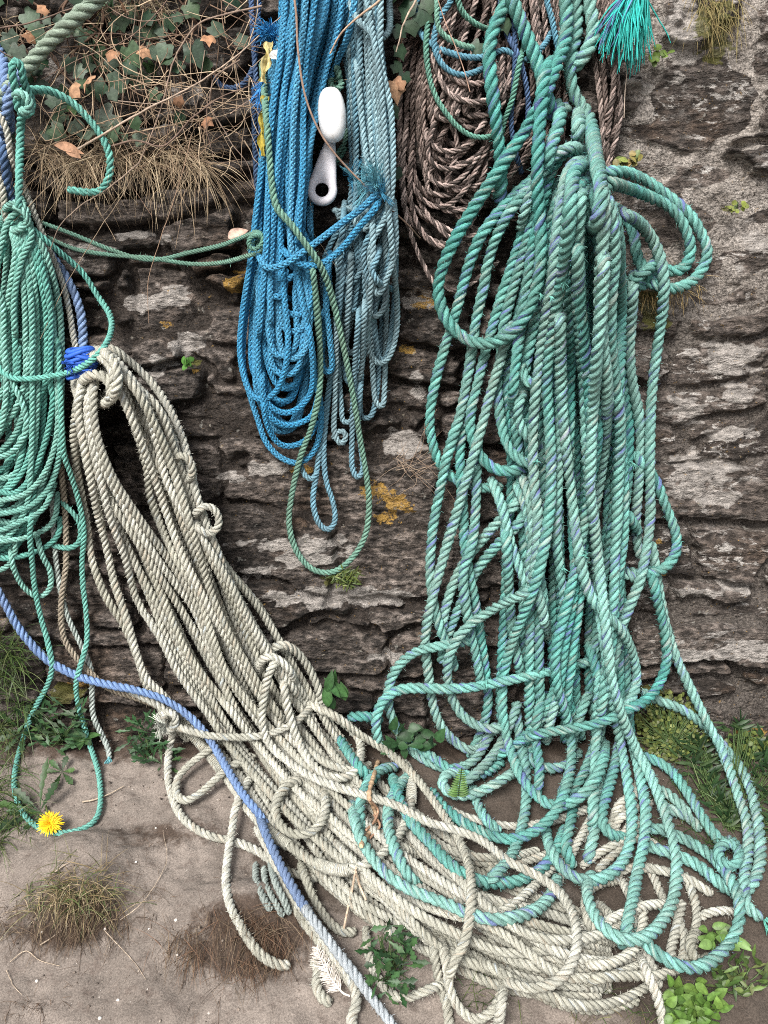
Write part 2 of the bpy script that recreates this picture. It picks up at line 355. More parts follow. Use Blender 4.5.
# ------------------------------------------------------------------ ground
def ground_pt(x, y):
    h = 0.014*(fbm(x*7+3, y*7, 81)-0.5)*2 + 0.007*(fbm(x*26, y*26, 82, 3)-0.5)*2 + 0.003*(fbm(x*90, y*90, 83, 3)-0.5)*2
    px = 384 + x*560
    tuft = 0.045*np.exp(-(((x+0.43)/0.09)**2 + ((y+0.235)/0.06)**2)) + 0.035*np.exp(-(((x+0.19)/0.10)**2 + ((y+0.29)/0.05)**2))
    return h + tuft
def build_ground():
    X = lines(-0.72, 0.72, 0.0042, -70, 70, 1.25); Y = lines(-0.72, 0.05, 0.0042, -70, 70, 1.25)
    # lines() caps its growth for the wall; let the far ground grow freely
    def free(v0, v1, step, lim):
        c = list(np.arange(v0, v1+1e-6, step)); s = step
        while c[-1] < lim: s *= 1.35; c.append(c[-1]+s)
        s = step
        while c[0] > -lim: s *= 1.35; c.insert(0, c[0]-s)
        return np.array(c)
    X = free(-0.72, 0.72, 0.0042, 70); Y = free(-0.72, 0.05, 0.0042, 70)
    x, y = np.meshgrid(X, Y); x = x.ravel(); y = y.ravel()
    z = np.where(y > 0, 0.0, ground_z(np.minimum(y, 0)))
    near = sstep(3, 1, np.hypot(x, y))
    z = z + ground_pt(x, y)*near
    soil = np.maximum(sstep(0.05, 0.35, x + 0.25*(fbm(x*8, y*8, 91)-0.5)), sstep(-0.26, -0.12, x)*sstep(-0.34, -0.2, y + 0.1*(fbm(x*9, y*9, 92)-0.5)))
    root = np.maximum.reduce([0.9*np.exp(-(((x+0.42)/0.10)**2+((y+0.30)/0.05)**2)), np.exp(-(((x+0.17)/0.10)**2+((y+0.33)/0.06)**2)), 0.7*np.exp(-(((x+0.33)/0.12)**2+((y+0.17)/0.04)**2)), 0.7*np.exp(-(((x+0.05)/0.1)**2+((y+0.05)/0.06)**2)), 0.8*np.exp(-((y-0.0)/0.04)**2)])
    m = NT('sandy_earth'); p = m.pos()
    g = m.noise(p, 420, 4, 0.7); b = m.noise(p, 12, 5, 0.6); mid = m.noise(p, 60, 5, 0.65)
    c = m.mix(m.rng(b, 0.3, 0.7), (0.25, 0.213, 0.187), (0.165, 0.14, 0.122))
    c = m.mix(m.rng(mid, 0.5, 0.72, 0, 0.6), c, (0.11, 0.083, 0.07))
    c = m.hsv(c, m.rng(g, 0.25, 0.75, 0.62, 1.35))
    wh = m.rng(m.noise(p, 170, 2, 0.5), 0.745, 0.775, 0, 0.7); c = m.mix(wh, c, (0.6, 0.55, 0.5))
    dk = m.rng(m.noise(p, 210, 3, 0.6, 1.5), 0.62, 0.7, 0, 0.5); c = m.mix(dk, c, (0.06, 0.045, 0.035))
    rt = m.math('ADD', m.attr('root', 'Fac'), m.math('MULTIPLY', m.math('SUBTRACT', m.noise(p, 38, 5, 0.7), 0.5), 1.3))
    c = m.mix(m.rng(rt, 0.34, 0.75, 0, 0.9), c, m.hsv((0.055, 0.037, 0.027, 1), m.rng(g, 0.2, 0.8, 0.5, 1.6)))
    so_ = m.math('ADD', m.attr('soil', 'Fac'), m.math('MULTIPLY', m.math('SUBTRACT', mid, 0.5), 0.8))
    c = m.mix(m.rng(so_, 0.3, 0.8, 0, 0.8), c, m.hsv((0.042, 0.031, 0.023, 1), m.rng(g, 0.2, 0.8, 0.5, 1.6)))
    m.color(c); m.rough(0.95)
    m.bump(m.math('ADD', m.math('MULTIPLY', g, 0.5), mid), 0.6, 0.004)
    o = link('ground', new_mesh('ground', np.stack([x, y, z], 1), grid_faces(len(Y), len(X), False), m.m, extra=dict(soil=soil, root=root)))
    tag(o, 'sandy earth bank sloping away from the foot of the wall', 'ground', kind='structure')
build_ground()
# ------------------------------------------------------------------ ropes
# Every length is laid out as a run over the wall or the ground; a height map of what already lies there
# lifts each new length onto the ones beneath it, so the lengths rest on one another.
M0 = 140                                                  # margin of the height map round the picture
HM = np.zeros((1024+2*M0, 768+2*M0), np.float32)
_gy, _gx = np.mgrid[0:HM.shape[0], 0:HM.shape[1]]; _d = rays(_gx-M0, _gy-M0); _t = base_t(_gx-M0, _gy-M0); _p = CAM + _d*_t[..., None]
_den = np.maximum(-(_d[..., 2]-SLOPE*_d[..., 1]), 0.25)
HM[:] = np.where(_p[..., 1] < -0.012, np.maximum(ground_pt(_p[..., 0], _p[..., 1]), -0.01)/_den + 0.007*(1/_den-1), 0.0)*sstep(0.0, -0.04, _p[..., 1])
HM0 = HM.copy()
def hm_at(px, py, r=4, q=60):
    w_ = HM[max(0, int(py)+M0-r):int(py)+M0+r+1, max(0, int(px)+M0-r):int(px)+M0+r+1]; return float(np.percentile(w_, q)) if w_.size else 0.0
def parse(s): return np.array([[float(v) for v in q.split(',')] for q in s.split()])
def place(path, R, lift=0.0, sig=6.0, win=4, squash=0.9, hmax=None, dive=(22, 22)):
    """picture path -> world path resting on earlier lengths"""
    P = spline(path, 3.0); N = len(P)
    t0 = base_t(P[:, 0], P[:, 1]); rpx = R*FPX/np.maximum(t0-0.04, 0.3)
    req = np.zeros(N); rp = int(math.ceil(rpx.max()))+1
    gy, gx = np.mgrid[-rp:rp+1, -rp:rp+1]; d2 = gx*gx+gy*gy
    ix = np.clip(np.round(P[:, 0]).astype(int)+M0, rp, HM.shape[1]-rp-1); iy = np.clip(np.round(P[:, 1]).astype(int)+M0, rp, HM.shape[0]-rp-1)
    Rs = R*squash; out = P[:, 0]*0
    for i in range(N):
        k = R/rpx[i]; prof = Rs*Rs - d2*k*k*(squash**2)
        w_ = HM[iy[i]-rp:iy[i]+rp+1, ix[i]-rp:ix[i]+rp+1]
        ok = prof > Rs*Rs*0.12
        req[i] = (w_ + np.sqrt(np.maximum(prof, 0)))[ok].max()
    if hmax is not None: req = np.minimum(req, hmax)
    r = np.array([req[max(0, i-win):i+win+1].max() for i in range(N)])
    h = gsmooth(gsmooth(r, sig), sig*0.6)
    h = np.maximum(h, req*0.85) ; h = gsmooth(h, 2.0) + lift
    k_ = np.arange(N); lo = HM0[iy, ix] + R
    for e, dist in ((0, k_), (1, N-1-k_)):
        if dive[e]: f = sstep(0, dive[e]/3.0, dist); h = np.minimum(h, lo + (h-lo)*(0.15+0.85*f))
    for i in range(N):
        k = R/rpx[i]; prof = Rs*Rs - d2*k*k*(squash**2); ok = prof > 0
        sl = (slice(iy[i]-rp, iy[i]+rp+1), slice(ix[i]-rp, ix[i]+rp+1))
        HM[sl] = np.where(ok, np.maximum(HM[sl], h[i] + np.sqrt(np.maximum(prof, 0))*squash), HM[sl])
    d = rays(P[:, 0], P[:, 1])
    return CAM + d*(t0-h)[:, None]
def lay(P, R, pitch, nstr=3, seg=7, fuzz=0, fuzzlen=0.004, tone=None, ends=(True, True), div=10, fat=0.45, sdark=None):
    """laid rope: strands twisted round the path P"""
    ds = pitch/div; P = resample(np.asarray(P), ds); N = len(P)
    P = np.stack([gsmooth(P[:, k], 2.0) for k in range(3)], 1)
    T, A, B = frames(P); s = np.arange(N)*ds
    tone = random.random() if tone is None else tone
    wob = 1 + 0.085*(vnoise(s*22+random.random()*99, s*0, 3)-0.5)*2
    tw = 2*np.pi*s/pitch + 2.2*(vnoise(s*6+random.random()*99, s*0, 5)-0.5) + random.random()*6
    ph = np.linspace(0, 2*np.pi, seg, endpoint=False); Vs, Fs, Cs, Us = [], [], [], []; n0 = 0
    ee = np.ones(N)
    if ends[0]: ee[:3] = [0.35, 0.8, 0.95][:len(ee[:3])]
    if ends[1]: ee[-3:] = [0.95, 0.8, 0.35]
    rho = R*(1-fat)/1.0
    for k in range(nstr):
        th = tw + 2*np.pi*k/nstr
        er = np.cos(th)[:, None]*A + np.sin(th)[:, None]*B
        jit = 1 + 0.07*(vnoise(s*18+k*31+tone*50, s*0, 8)-0.5)*2
        Q = P + er*(rho*wob*ee*jit)[:, None]
        tq = np.gradient(Q, axis=0); tq /= np.linalg.norm(tq, axis=1)[:, None]+1e-12
        e2 = np.cross(tq, er)
        rs = R*fat*wob*ee*1.02
        dr = np.cos(ph)[None, :, None]*er[:, None] + np.sin(ph)[None, :, None]*e2[:, None]
        V = Q[:, None] + rs[:, None, None]*dr
        Vs.append(V.reshape(-1, 3)); Fs.append(grid_faces(N, seg, True)+n0)
        g = (sdark[k % len(sdark)] if sdark else random.random())
        C = np.empty((N, seg, 3)); C[..., 0] = tone; C[..., 1] = g; C[..., 2] = random.random(); Cs.append(C.reshape(-1, 3))
        U = np.empty((N, seg, 2)); U[..., 0] = ph/(2*np.pi) + k*1.37; U[..., 1] = (s*10)[:, None] + tone*40; Us.append(U.reshape(-1, 2))
        n0 += N*seg
    V = np.vstack(Vs); F = np.vstack(Fs); C = np.vstack(Cs); U = np.vstack(Us)
    if fuzz:
        L = N*ds; m = int(L*fuzz)
        i = rng.integers(2, N-2, m); a = rng.random(m)*2*np.pi
        nrm = np.cos(a)[:, None]*A[i] + np.sin(a)[:, None]*B[i]
        b0 = P[i] + nrm*(R*0.93)
        dr = nrm*rng.uniform(0.2, 1.0, m)[:, None] + T[i]*rng.normal(0, 0.9, m)[:, None] + rng.normal(0, 0.35, (m, 3))
        dr /= np.linalg.norm(dr, axis=1)[:, None]; ln = fuzzlen*rng.uniform(0.4, 1.2, m)[:, None]
        sd_ = np.cross(dr, nrm + 0.3*T[i]); sd_ /= np.linalg.norm(sd_, axis=1)[:, None]+1e-9
        wv = 0.00028
        mid = b0 + dr*ln*0.6 ; tip = b0 + dr*ln + rng.normal(0, 0.0006, (m, 3))
        FV = np.stack([b0-sd_*wv, b0+sd_*wv, tip+sd_*wv*0.4, tip-sd_*wv*0.4], 1).reshape(-1, 3)
        FF = np.arange(4*m).reshape(-1, 4) + len(V)
        V = np.vstack([V, FV]); F = np.vstack([F, FF])
        C = np.vstack([C, np.tile([[tone, 0.7, 0.5]], (4*m, 1))]); U = np.vstack([U, np.repeat(np.stack([a, i*ds*10], 1), 4, 0)])
    return V, F, C, U
def braid(P, R, pitch, tone=None, div=16, seg=5):
    ds = pitch/div; P = resample(np.asarray(P), ds); N = len(P)
    P = np.stack([gsmooth(P[:, k], 2.0) for k in range(3)], 1)
    T, A, B = frames(P); s = np.arange(N)*ds; tone = random.random() if tone is None else tone
    ph = np.linspace(0, 2*np.pi, seg, endpoint=False); Vs, Fs, Cs, Us = [], [], [], []; n0 = 0
    ee = np.ones(N); ee[:3] = [0.4, 0.8, 0.95]; ee[-3:] = [0.95, 0.8, 0.4]; w0 = random.random()*6
    for sg in (1, -1):
        for k in range(4):
            th = sg*(2*np.pi*s/pitch) + k*np.pi/2 + (w0 if sg > 0 else w0)
            rho = R*(0.68 + sg*0.13*np.cos(4*(th-w0)))*ee
            er = np.cos(th)[:, None]*A + np.sin(th)[:, None]*B
            Q = P + er*rho[:, None]; tq = np.gradient(Q, axis=0); tq /= np.linalg.norm(tq, axis=1)[:, None]+1e-12
            e2 = np.cross(tq, er)
            V = Q[:, None] + (R*0.25*ee)[:, None, None]*np.cos(ph)[None, :, None]*er[:, None] + (R*0.36*ee)[:, None, None]*np.sin(ph)[None, :, None]*e2[:, None]
            Vs.append(V.reshape(-1, 3)); Fs.append(grid_faces(N, seg, True)+n0); n0 += N*seg
            C = np.empty((N, seg, 3)); C[..., 0] = tone; C[..., 1] = 0.95 if sg > 0 else 0.05; C[..., 2] = 0.5; Cs.append(C.reshape(-1, 3))
            U = np.empty((N, seg, 2)); U[..., 0] = ph/(2*np.pi)+k; U[..., 1] = (s*10)[:, None]+tone*40; Us.append(U.reshape(-1, 2))
    return np.vstack(Vs), np.vstack(Fs), np.vstack(Cs), np.vstack(Us)

MAT = dict(
 teal=rope_mat('teal_polypropylene', (0.10, 0.38, 0.34), (0.265, 0.50, 0.45), (0.20, 0.28, 0.235), (0.13, 0.13, 0.40), 0.585, (0.40, 0.44, 0.39), 0.6),
 cream=rope_mat('cream_nylon', (0.49, 0.485, 0.415), (0.66, 0.66, 0.59), (0.25, 0.25, 0.195), (0.42, 0.48, 0.52), 0.63, (0.42, 0.35, 0.27), 0.6, 0.2, 0.88),
 mint=rope_mat('mint_polypropylene', (0.16, 0.48, 0.41), (0.29, 0.58, 0.50), (0.16, 0.36, 0.31), None, dirt_amt=0.6),
 braid=rope_mat('bright_blue_braid', (0.05, 0.31, 0.57), (0.11, 0.40, 0.65), (0.08, 0.25, 0.36), None, dirt_amt=0.45, strand_dark=0.3),
 greyblue=rope_mat('faded_blue_rope', (0.18, 0.38, 0.49), (0.34, 0.52, 0.58), (0.16, 0.22, 0.24), None, dirt_amt=0.7),
 brown=rope_mat('brown_speckled_rope', (0.34, 0.26, 0.235), (0.45, 0.36, 0.33), (0.20, 0.15, 0.125), (0.04, 0.034, 0.03), 0.50, None, 0.6, 0.75),
 pale=rope_mat('pale_blue_rope', (0.13, 0.34, 0.46), (0.18, 0.42, 0.55), (0.12, 0.22, 0.27), None),
 green=rope_mat('weathered_green_rope', (0.13, 0.33, 0.26), (0.22, 0.42, 0.33), (0.16, 0.23, 0.17), None, dirt_amt=0.6),
 oldgreen=rope_mat('bleached_green_rope', (0.27, 0.37, 0.30), (0.36, 0.45, 0.37), (0.20, 0.22, 0.16), None, dirt_amt=0.6),
 blue=rope_mat('blue_laid_rope', (0.18, 0.29, 0.53), (0.26, 0.38, 0.61), (0.20, 0.25, 0.36), None, dirt_amt=0.5),
 navy=rope_mat('navy_rope', (0.05, 0.10, 0.20), (0.12, 0.20, 0.38), (0.06, 0.09, 0.13), None),
 beige=rope_mat('beige_rope', (0.34, 0.29, 0.22), (0.42, 0.37, 0.30), (0.24, 0.2, 0.15), None, strand_dark=0.15),
 fadedblue=rope_mat('faded_blue_white_rope', (0.40, 0.47, 0.54), (0.52, 0.57, 0.61), (0.32, 0.36, 0.38), None, strand_dark=0.2),
 grey=rope_mat('grey_green_rope', (0.36, 0.43, 0.40), (0.44, 0.50, 0.47), (0.2, 0.25, 0.23), None),
)
KIND = dict(                                              # radius, lay length, strands, fuzz per metre
 teal=(0.0086, 0.040, 3, 500, 0.005), cream=(0.0067, 0.0285, 3, 900, 0.004), mint=(0.0048, 0.0225, 3, 90, 0.004), greyblue=(0.0047, 0.021, 3, 150, 0.004),
 brown=(0.0042, 0.027, 3, 120, 0.004), pale=(0.0043, 0.018, 3, 0, 0), green=(0.0048, 0.021, 3, 100, 0.004), oldgreen=(0.0110, 0.046, 3, 300, 0.005),
 blue=(0.0066, 0.028, 3, 100, 0.003), navy=(0.0042, 0.018, 3, 0, 0), beige=(0.0052, 0.024, 3, 1500, 0.004), grey=(0.0050, 0.024, 3, 300, 0.004))
THINGS = {}
def hank(key, name, px, py, label, cat, group=None):
    THINGS[key] = thing(name, S1(px, py, 0.0), label, cat, group); return THINGS[key]
def run(key, kind, path, R=None, lift=0.0, part='rope_length', mat=None, tone=None, label=None, ends=(True, True), **kw):
    path = parse(path) if isinstance(path, str) else np.asarray(path, float)
    if kind == 'braid':
        R = R or 0.0048; P = place(path, R, lift, **kw); V, F, C, U = braid(P, R, R*6.0, tone)
    else:
        r0, pitch, ns, fz, fl = KIND[kind]; k = (R or r0)/r0; R = R or r0
        P = place(path, R, lift, **kw)
        V, F, C, U = lay(P, R, pitch*k, ns, 7 if R > 0.006 else 6, fz, fl, tone, ends, sdark=[0.05, 0.8, 0.95] if kind == 'brown' else None)
    o = link(part, new_mesh(part, V, F, mat or MAT[kind], C, U), THINGS.get(key) if isinstance(key, str) else key)
    if label: o['label'] = label
    return o, P
def runs(key, kind, text, **kw):
    for ln in text.strip().splitlines():
        ln = ln.strip()
        if ln: run(key, kind, ln, **kw)
def jit(path, a):
    P = parse(path) if isinstance(path, str) else np.array(path, float)
    return P + np.stack([rng.normal(0, a, len(P)), rng.normal(0, a, len(P))], 1)
def single(name, kind, path, label=None, cat='rope', **kw):
    o, P = run(None, kind, path, part=name, **kw); tag(o, label, cat); return o, P
def fray(name, parent, p, d, n, length, spread, mat, c, r=0.0007, curl=0.35, grav=0.3, kinky=0.35):
    """unravelled yarn: limp matted locks of fibres that sag and kink"""
    mb = MB(); p = np.asarray(p, float); d = np.asarray(d, float)/np.linalg.norm(d); nl = max(5, n//12)
    locks = [(d + rng.normal(0, spread, 3), rng.normal(0, curl, 3), length*random.uniform(0.45, 1.1), rng.normal(0, length*0.05, 3), random.uniform(0.55, 1.25), grav*random.uniform(0.5, 2.0)) for _ in range(nl)]
    for i in range(n):
        d0, bend, L, off, tint, g = random.choice(locks); L *= random.uniform(0.75, 1.08)
        v = d0 + rng.normal(0, 0.10, 3); v /= np.linalg.norm(v); q = p + off + rng.normal(0, length*0.015, 3); Q = [q]; kink = random.randint(2, 6)
        for k in range(8):
            v = v + bend*0.16 + np.array([0, 0, -g*0.22*(k+1)/4]) + rng.normal(0, 0.07 + (kinky if k == kink else 0), 3); v /= np.linalg.norm(v); q = q + v*L/8; Q.append(q)
        mb.tube(Q, [r, r, r, r, r*0.9, r*0.9, r*0.8, r*0.7, r*0.4], np.array(c)*tint*random.uniform(0.8, 1.15), seg=4, cap=False)
    return link(name, mb.mesh(name, mat), parent)
FIB = leaf_mat('loose_fibres', 0.6, 0.15)
def whip(name, key, P, R, turns, mat, r=0.0012):           # tight coil of twine round a path: a serving or whipping
    P = resample(P, np.linalg.norm(np.diff(P, axis=0), axis=1).sum()/(turns*8)); N = len(P); T, A, B = frames(P)
    th = np.linspace(0, 2*np.pi*turns, N); Q = P + R*(np.cos(th)[:, None]*A + np.sin(th)[:, None]*B)
    mb = MB(); mb.tube(Q, r, (0.5, 0.5, 0.5), seg=5)
    V = np.vstack(mb.V); U = np.zeros((len(V), 2)); U[:, 1] = np.linspace(0, turns, len(V)); C = np.vstack(mb.C)
    return link(name, new_mesh(name, V, np.vstack(mb.F), mat, C, U), THINGS.get(key, key))

# ---- 1. brown speckled hank at the back
hank('brown', 'brown_rope_hank', 470, -20, 'brown and black speckled thin rope hank, mostly hidden behind the thick turquoise rope', 'rope')
for i in range(18):                                       # nested bights
    u = i/17; xl = 400 + 62*u + rng.normal(0, 5); xr = 556 - 60*u + rng.normal(0, 8); yb = 205 + rng.normal(0, 14) - 95*u + 40*(rng.random() < .3)
    xm = (xl+xr)/2 - 12 + rng.normal(0, 8)
    run('brown', 'brown', jit([[xl+30, -80], [xl+22, -10], [xl+4, 60], [xl, 120], [xl+8, yb-45], [xm-18, yb-6], [xm, yb], [xm+20, yb-12], [xr-14, yb-60], [xr, 90], [xr-6, 20], [xr-16, -80]], 2.0), hmax=0.07)
runs('brown', 'brown', """
468,-80 440,0 412,40 403,70 400,110 402,150 409,178 421,198 436,207 450,204 465,190 478,165 488,145 497,105 505,40
466,-80 440,-10 430,40 437,70 446,90 456,98 470,102 488,100 505,88
470,-80 450,10 440,58 452,78 470,84 490,80 510,60
402,60 399,120 402,190 410,218 425,236 445,244 462,240 482,230 505,212
408,110 403,160 404,205 412,238 425,268 436,286 448,290 470,284 500,260
412,140 410,190 414,215 424,235 438,246 455,243 470,224 483,200 497,170
425,120 428,140 440,150 455,151 470,143 480,128 494,110
424,160 432,180 446,186 461,178 475,160 490,140
440,110 432,130 427,150 434,165 450,169 465,164 485,150
598,-80 600,0 606,40 612,70 617,100 616,125 609,141 605,130 603,90 600,40
606,-80 608,0 613,50 619,90 621,110 617,135 610,158 606,182 603,160
594,-80 598,10 603,60 606,110 607,150 609,190
612,-80 612,10 615,60 611,110 606,140 603,120
590,-20 594,50 600,100 603,150 600,170
604,-80 603,-10 608,30 614,66 612,100 604,128
""")
# ---- 2. thin blue and green cords caught on the brown hank
hank('paleblue', 'thin_blue_rope', 430, -20, 'thin light blue rope looped over the top of the brown speckled hank', 'rope')
runs('paleblue', 'pale', """
420,-60 417,0 416,20 424,38 436,47 450,53 466,57 484,57 505,50 520,60 533,56 545,44 552,30
470,-60 453,-4 443,12 437,24 434,42 438,58 448,70 462,75 478,71 495,62
545,-60 547,0 551,15 556,40 560,60
""")
runs('paleblue', 'navy', """
505,-60 511,0 515,40 514,80 511,120 515,150 522,175
497,-60 503,20 520,60 528,100 526,140
""")
hank('thingreen', 'thin_green_rope', 440, 30, 'thin sea green rope drooping across the brown speckled hank', 'rope')
runs('thingreen', 'green', """
430,-20 428,20 426,50 430,80 437,99 446,113 458,127 472,136 488,137 505,130
455,-60 458,-2 464,14 473,22 484,28 497,30
438,-40 437,18 441,32 454,42 472,48 490,50
525,40 518,70 512,100 504,122 498,150
""", R=0.0042)
# ---- 3. faded blue laid hank
hank('greyblue', 'faded_blue_rope_hank', 365, -20, 'faded grey blue rope hank hanging against the right of the bright blue one', 'rope')
for i in range(24):
    u = (i % 12)/11; front = i >= 12
    xt = 346+34*u+rng.normal(0, 2); xm = 349+40*u+rng.normal(0, 1.5); yb = rng.uniform(250, 440) if not front else rng.uniform(200, 330)
    xb = 330+48*u+rng.normal(0, 4)
    xr = xb+rng.uniform(6, 16)
    run('greyblue', 'greyblue', jit([[xt, -80], [xt, 10], [xt+1, 60], [xm, 120], [xm+2, 200], [xb-2, (200+yb)/2], [xb, yb-14], [xb+5, yb], [xr, yb-12], [xm+6, (200+yb)/2], [xm+4, 200]], 1.0))
runs('greyblue', 'greyblue', """
356,-60 372,30 380,80 385,140 388,200 393,260 397,305 396,335 390,356 380,364 371,355 367,335 370,300 373,250 370,190 362,120 356,50
345,200 340,260 336,320 330,380 322,430 317,470 313,500 318,522 328,530 335,521 333,502 326,480 324,450 328,400 337,330 345,250
352,240 349,300 346,350 350,376 358,379 362,366 363,340 366,290
360,300 356,350 353,400 352,440 352,466 357,478 363,470 361,450 358,420 362,370
338,300 336,360 335,400 334,430 340,444 346,439 344,431 337,432 332,440
335,-60 352,8 366,28 378,38 387,34 390,15 386,-60
318,470 312,480 304,474 300,462
383,235 376,262 371,268 380,284 396,290
""")
hank('navy', 'dark_blue_rope', 255, 20, 'thin dark blue rope hanging at the left edge of the bright blue hank', 'rope')
runs('navy', 'navy', """
262,-60 258,20 255,60 254,110 256,170 259,225 262,270
214,74 219,84 228,88 238,87 247,80 254,66
250,-30 253,40 258,100 262,150 261,200
""")
# ---- 4. bright blue braided hank
hank('braid', 'bright_blue_rope_hank', 310, 0, 'bright blue braided rope hank hanging in the middle of the wall', 'rope')
for i in range(16):
    u = i/15; xl = 262+26*u+rng.normal(0, 2); xr = 312-14*u+rng.normal(0, 2); yb = 430-110*u+rng.normal(0, 14)
    xb = 272+22*u+rng.normal(0, 5)
    run('braid', 'braid', jit([[284+20*u, -80], [282+16*u, 20], [xl+10, 60], [xl+3, 120], [xl-2, 200], [xl-8, 280], [xb-24+18*u, yb-45], [xb-10, yb-12], [xb, yb], [xb+16, yb-8], [xb+28-12*u, yb-60], [xb+24-10*u, 280], [xr-14+10*u, 200], [xr-4+2*u, 120], [xr+6, 60], [xr+22, 0], [330-16*u, -80]], 1.2), hmax=0.075)
runs('braid', 'braid', """
312,-60 298,14 284,60 274,100 265,150 260,200 258,240 250,285 244,330 243,365 250,395 258,420 266,442 280,457 297,463 311,455 319,437 321,410 316,375 308,330 300,290 294,250 290,210 287,160 292,110 306,60 320,-60
310,-60 285,50 272,110 262,170 256,215 250,265 243,310 240,350 245,380 254,397 268,398 279,387 286,365 288,335 284,295 281,250 280,200 284,140 296,70 312,-60
300,300 262,300 258,350 261,388 270,406 286,413 301,406 312,388 312,350 305,310
262,360 263,395 270,416 284,425 300,423 314,412 320,380
262,385 266,420 277,442 292,446 308,438 318,420
352,-60 346,10 332,40 320,76 312,115 309,150 311,190 310,220 312,250
360,-60 352,20 338,60 325,92 314,122 309,160 304,200 302,240
340,-60 332,30 322,70 313,110 306,150 300,200 297,250 300,290
346,-60 340,20 326,70 315,120 305,170 298,215 296,250
322,-60 312,20 306,60 303,110 303,160 300,210 296,260
310,-60 303,30 297,80 293,130 292,180 290,230 294,280
298,-60 292,40 284,90 280,140 276,190 272,240 270,290 272,340
290,-60 281,50 274,100 270,150 268,200 266,250 262,300 258,350
330,250 326,300 330,340 332,368 326,372 322,360 325,320 330,280
""")
run('braid', 'braid', '384,186 376,207 360,226 344,246 327,261 310,266 296,262 283,250 275,238', lift=0.004)
run('braid', 'braid', '386,170 377,192 362,208 343,222 322,238 303,252 285,264 268,268 260,258 256,240', lift=0.004)
fray('frayed_end', THINGS['braid'], S1(272, 44, 0.06), (-0.12, -0.35, 0.9), 220, 0.036, 0.17, FIB, (0.03, 0.22, 0.50), 0.0006, 0.5)
fray('frayed_end', THINGS['braid'], S1(261, 82, 0.05), (-0.1, -0.2, -0.95), 60, 0.036, 0.13, FIB, (0.05, 0.25, 0.6), 0.0008)
fr = [(380, 186, (-0.9, -0.2, 0.2)), (376, 178, (-0.8, -0.25, -0.4)), (362, 182, (-0.9, -0.3, 0.5)), (382, 190, (0.1, -0.3, -0.9)), (350, 176, (-0.6, -0.3, -0.6)), (372, 170, (-0.5, -0.2, -0.8))]
for (x_, y_, d_) in fr: fray('frayed_strands', THINGS['braid'], S1(x_, y_, hm_at(x_, y_)+0.002), d_, 75, 0.050, 0.45, FIB, random.choice([(0.08, 0.30, 0.43), (0.12, 0.34, 0.42), (0.06, 0.26, 0.42)]), 0.0004, 2.2)
# ---- 5. green rope threaded through the blue hank
greenrope, gP = single('long_green_rope', 'green', '262,60 266,110 269,150 272,185 277,208 290,223 307,246 320,265 330,290 341,335 352,390 360,438 367,480 369,508 365,536 352,558 333,572 312,569 296,550 289,522 293,488 301,455 312,425 320,385 319,335 314,280 310,250',
  'weathered green rope woven through the bright blue hank, its long loop hanging lowest', R=0.0052)
# ---- 6. sagging green tether
hank('tether', 'green_tether_rope', 150, 258, 'doubled green rope sagging sideways over bare stone between the left hank and the blue hank', 'rope')
runs('tether', 'green', """
-20,205 15,214 40,222 75,235 112,250 150,260 192,252 222,245 240,238 254,234 266,240 262,252 250,255 225,262 192,264 150,258 112,255 75,249 45,236 20,226 -20,215
""", R=0.0036)
run('tether', 'green', '246,240 252,233 260,233 263,241 257,249 249,247 250,238 258,235 264,244 258,252', R=0.0036, part='knot')
fray('frayed_end', THINGS['tether'], S1(258, 242, 0.045), (-0.2, -0.5, -0.8), 260, 0.030, 0.55, FIB, (0.14, 0.30, 0.24), 0.0004, 1.3)
# ---- 7. left side: thick bleached rope, blue rope, cream strands
single('thick_bleached_rope', 'oldgreen', '150,-60 105,-8 85,10 65,27 45,47 28,66 12,82 0,98 -22,118 -60,150', lift=0.045, dive=(0, 0), label= 'thick bleached green rope slanting down out of the ivy at the top corner')
hank('bluethick', 'thick_blue_rope', 70, 300, 'thick blue rope with a bright blue bound end, running down beside the mint hank', 'rope')
runs('bluethick', 'blue', """
-30,20 0,52 5,75 6,98 10,120 8,150
30,60 16,80 10,98 4,120 -8,150 -30,180
-20,120 0,145 8,182 14,208 28,232 46,250 60,268 72,288 80,310 83,335 82,356 79,385
""", R=0.0074)
runs('bluethick', 'navy', """
0,130 3,147 7,180 13,210 20,240
""", R=0.0068)
hank('creamthin', 'thin_cream_rope', 20, 180, 'thin cream rope running down behind the mint hank at the left edge', 'rope')
runs('creamthin', 'cream', """
-10,100 6,128 12,160 25,190 37,220 46,242 58,270 65,292 70,315 74,340 80,365
-20,140 0,180 6,215 12,240
""", R=0.0050)
# ---- 8. beige and grey strands behind the left hank
greyrope, greyP = single('grey_rope_end', 'grey', '52,480 53,520 55,550 59,582 67,615 82,647 91,670 92,690 93,715 102,735 108,748 110,760', 'short grey rope end dangling in front of the weeds, its cut tip melted')
beigerope, _ = single('beige_rope', 'beige', '60,420 61,465 65,512 66,562 61,605 64,638 80,662 95,677 112,690 150,703 180,722 205,748', 'fluffy beige rope passing behind the mint hank and under the cream pile')
# ---- 9. cream hank
hank('cream', 'cream_rope_hank', 100, 380, 'large hank of cream rope spilling in a diagonal sheaf from the wall onto the ground', 'rope')
CB = []
def cfan(n, x0, y0, mid, end, sp):                        # sheaf of similar lengths with their own wander
    for i in range(n):
        u = (i+0.5)/n*2-1 if n > 1 else 0
        a = [[x0[0]+x0[1]*u, y0]]
        for (mx, my, nx_, ny_, w_) in mid: a.append([mx+nx_*w_*u+rng.normal(0, 2), my+ny_*w_*u+rng.normal(0, 2)])
        run('cream', 'cream', a)
nx, ny = 0.82, -0.57                                       # across the sheaf
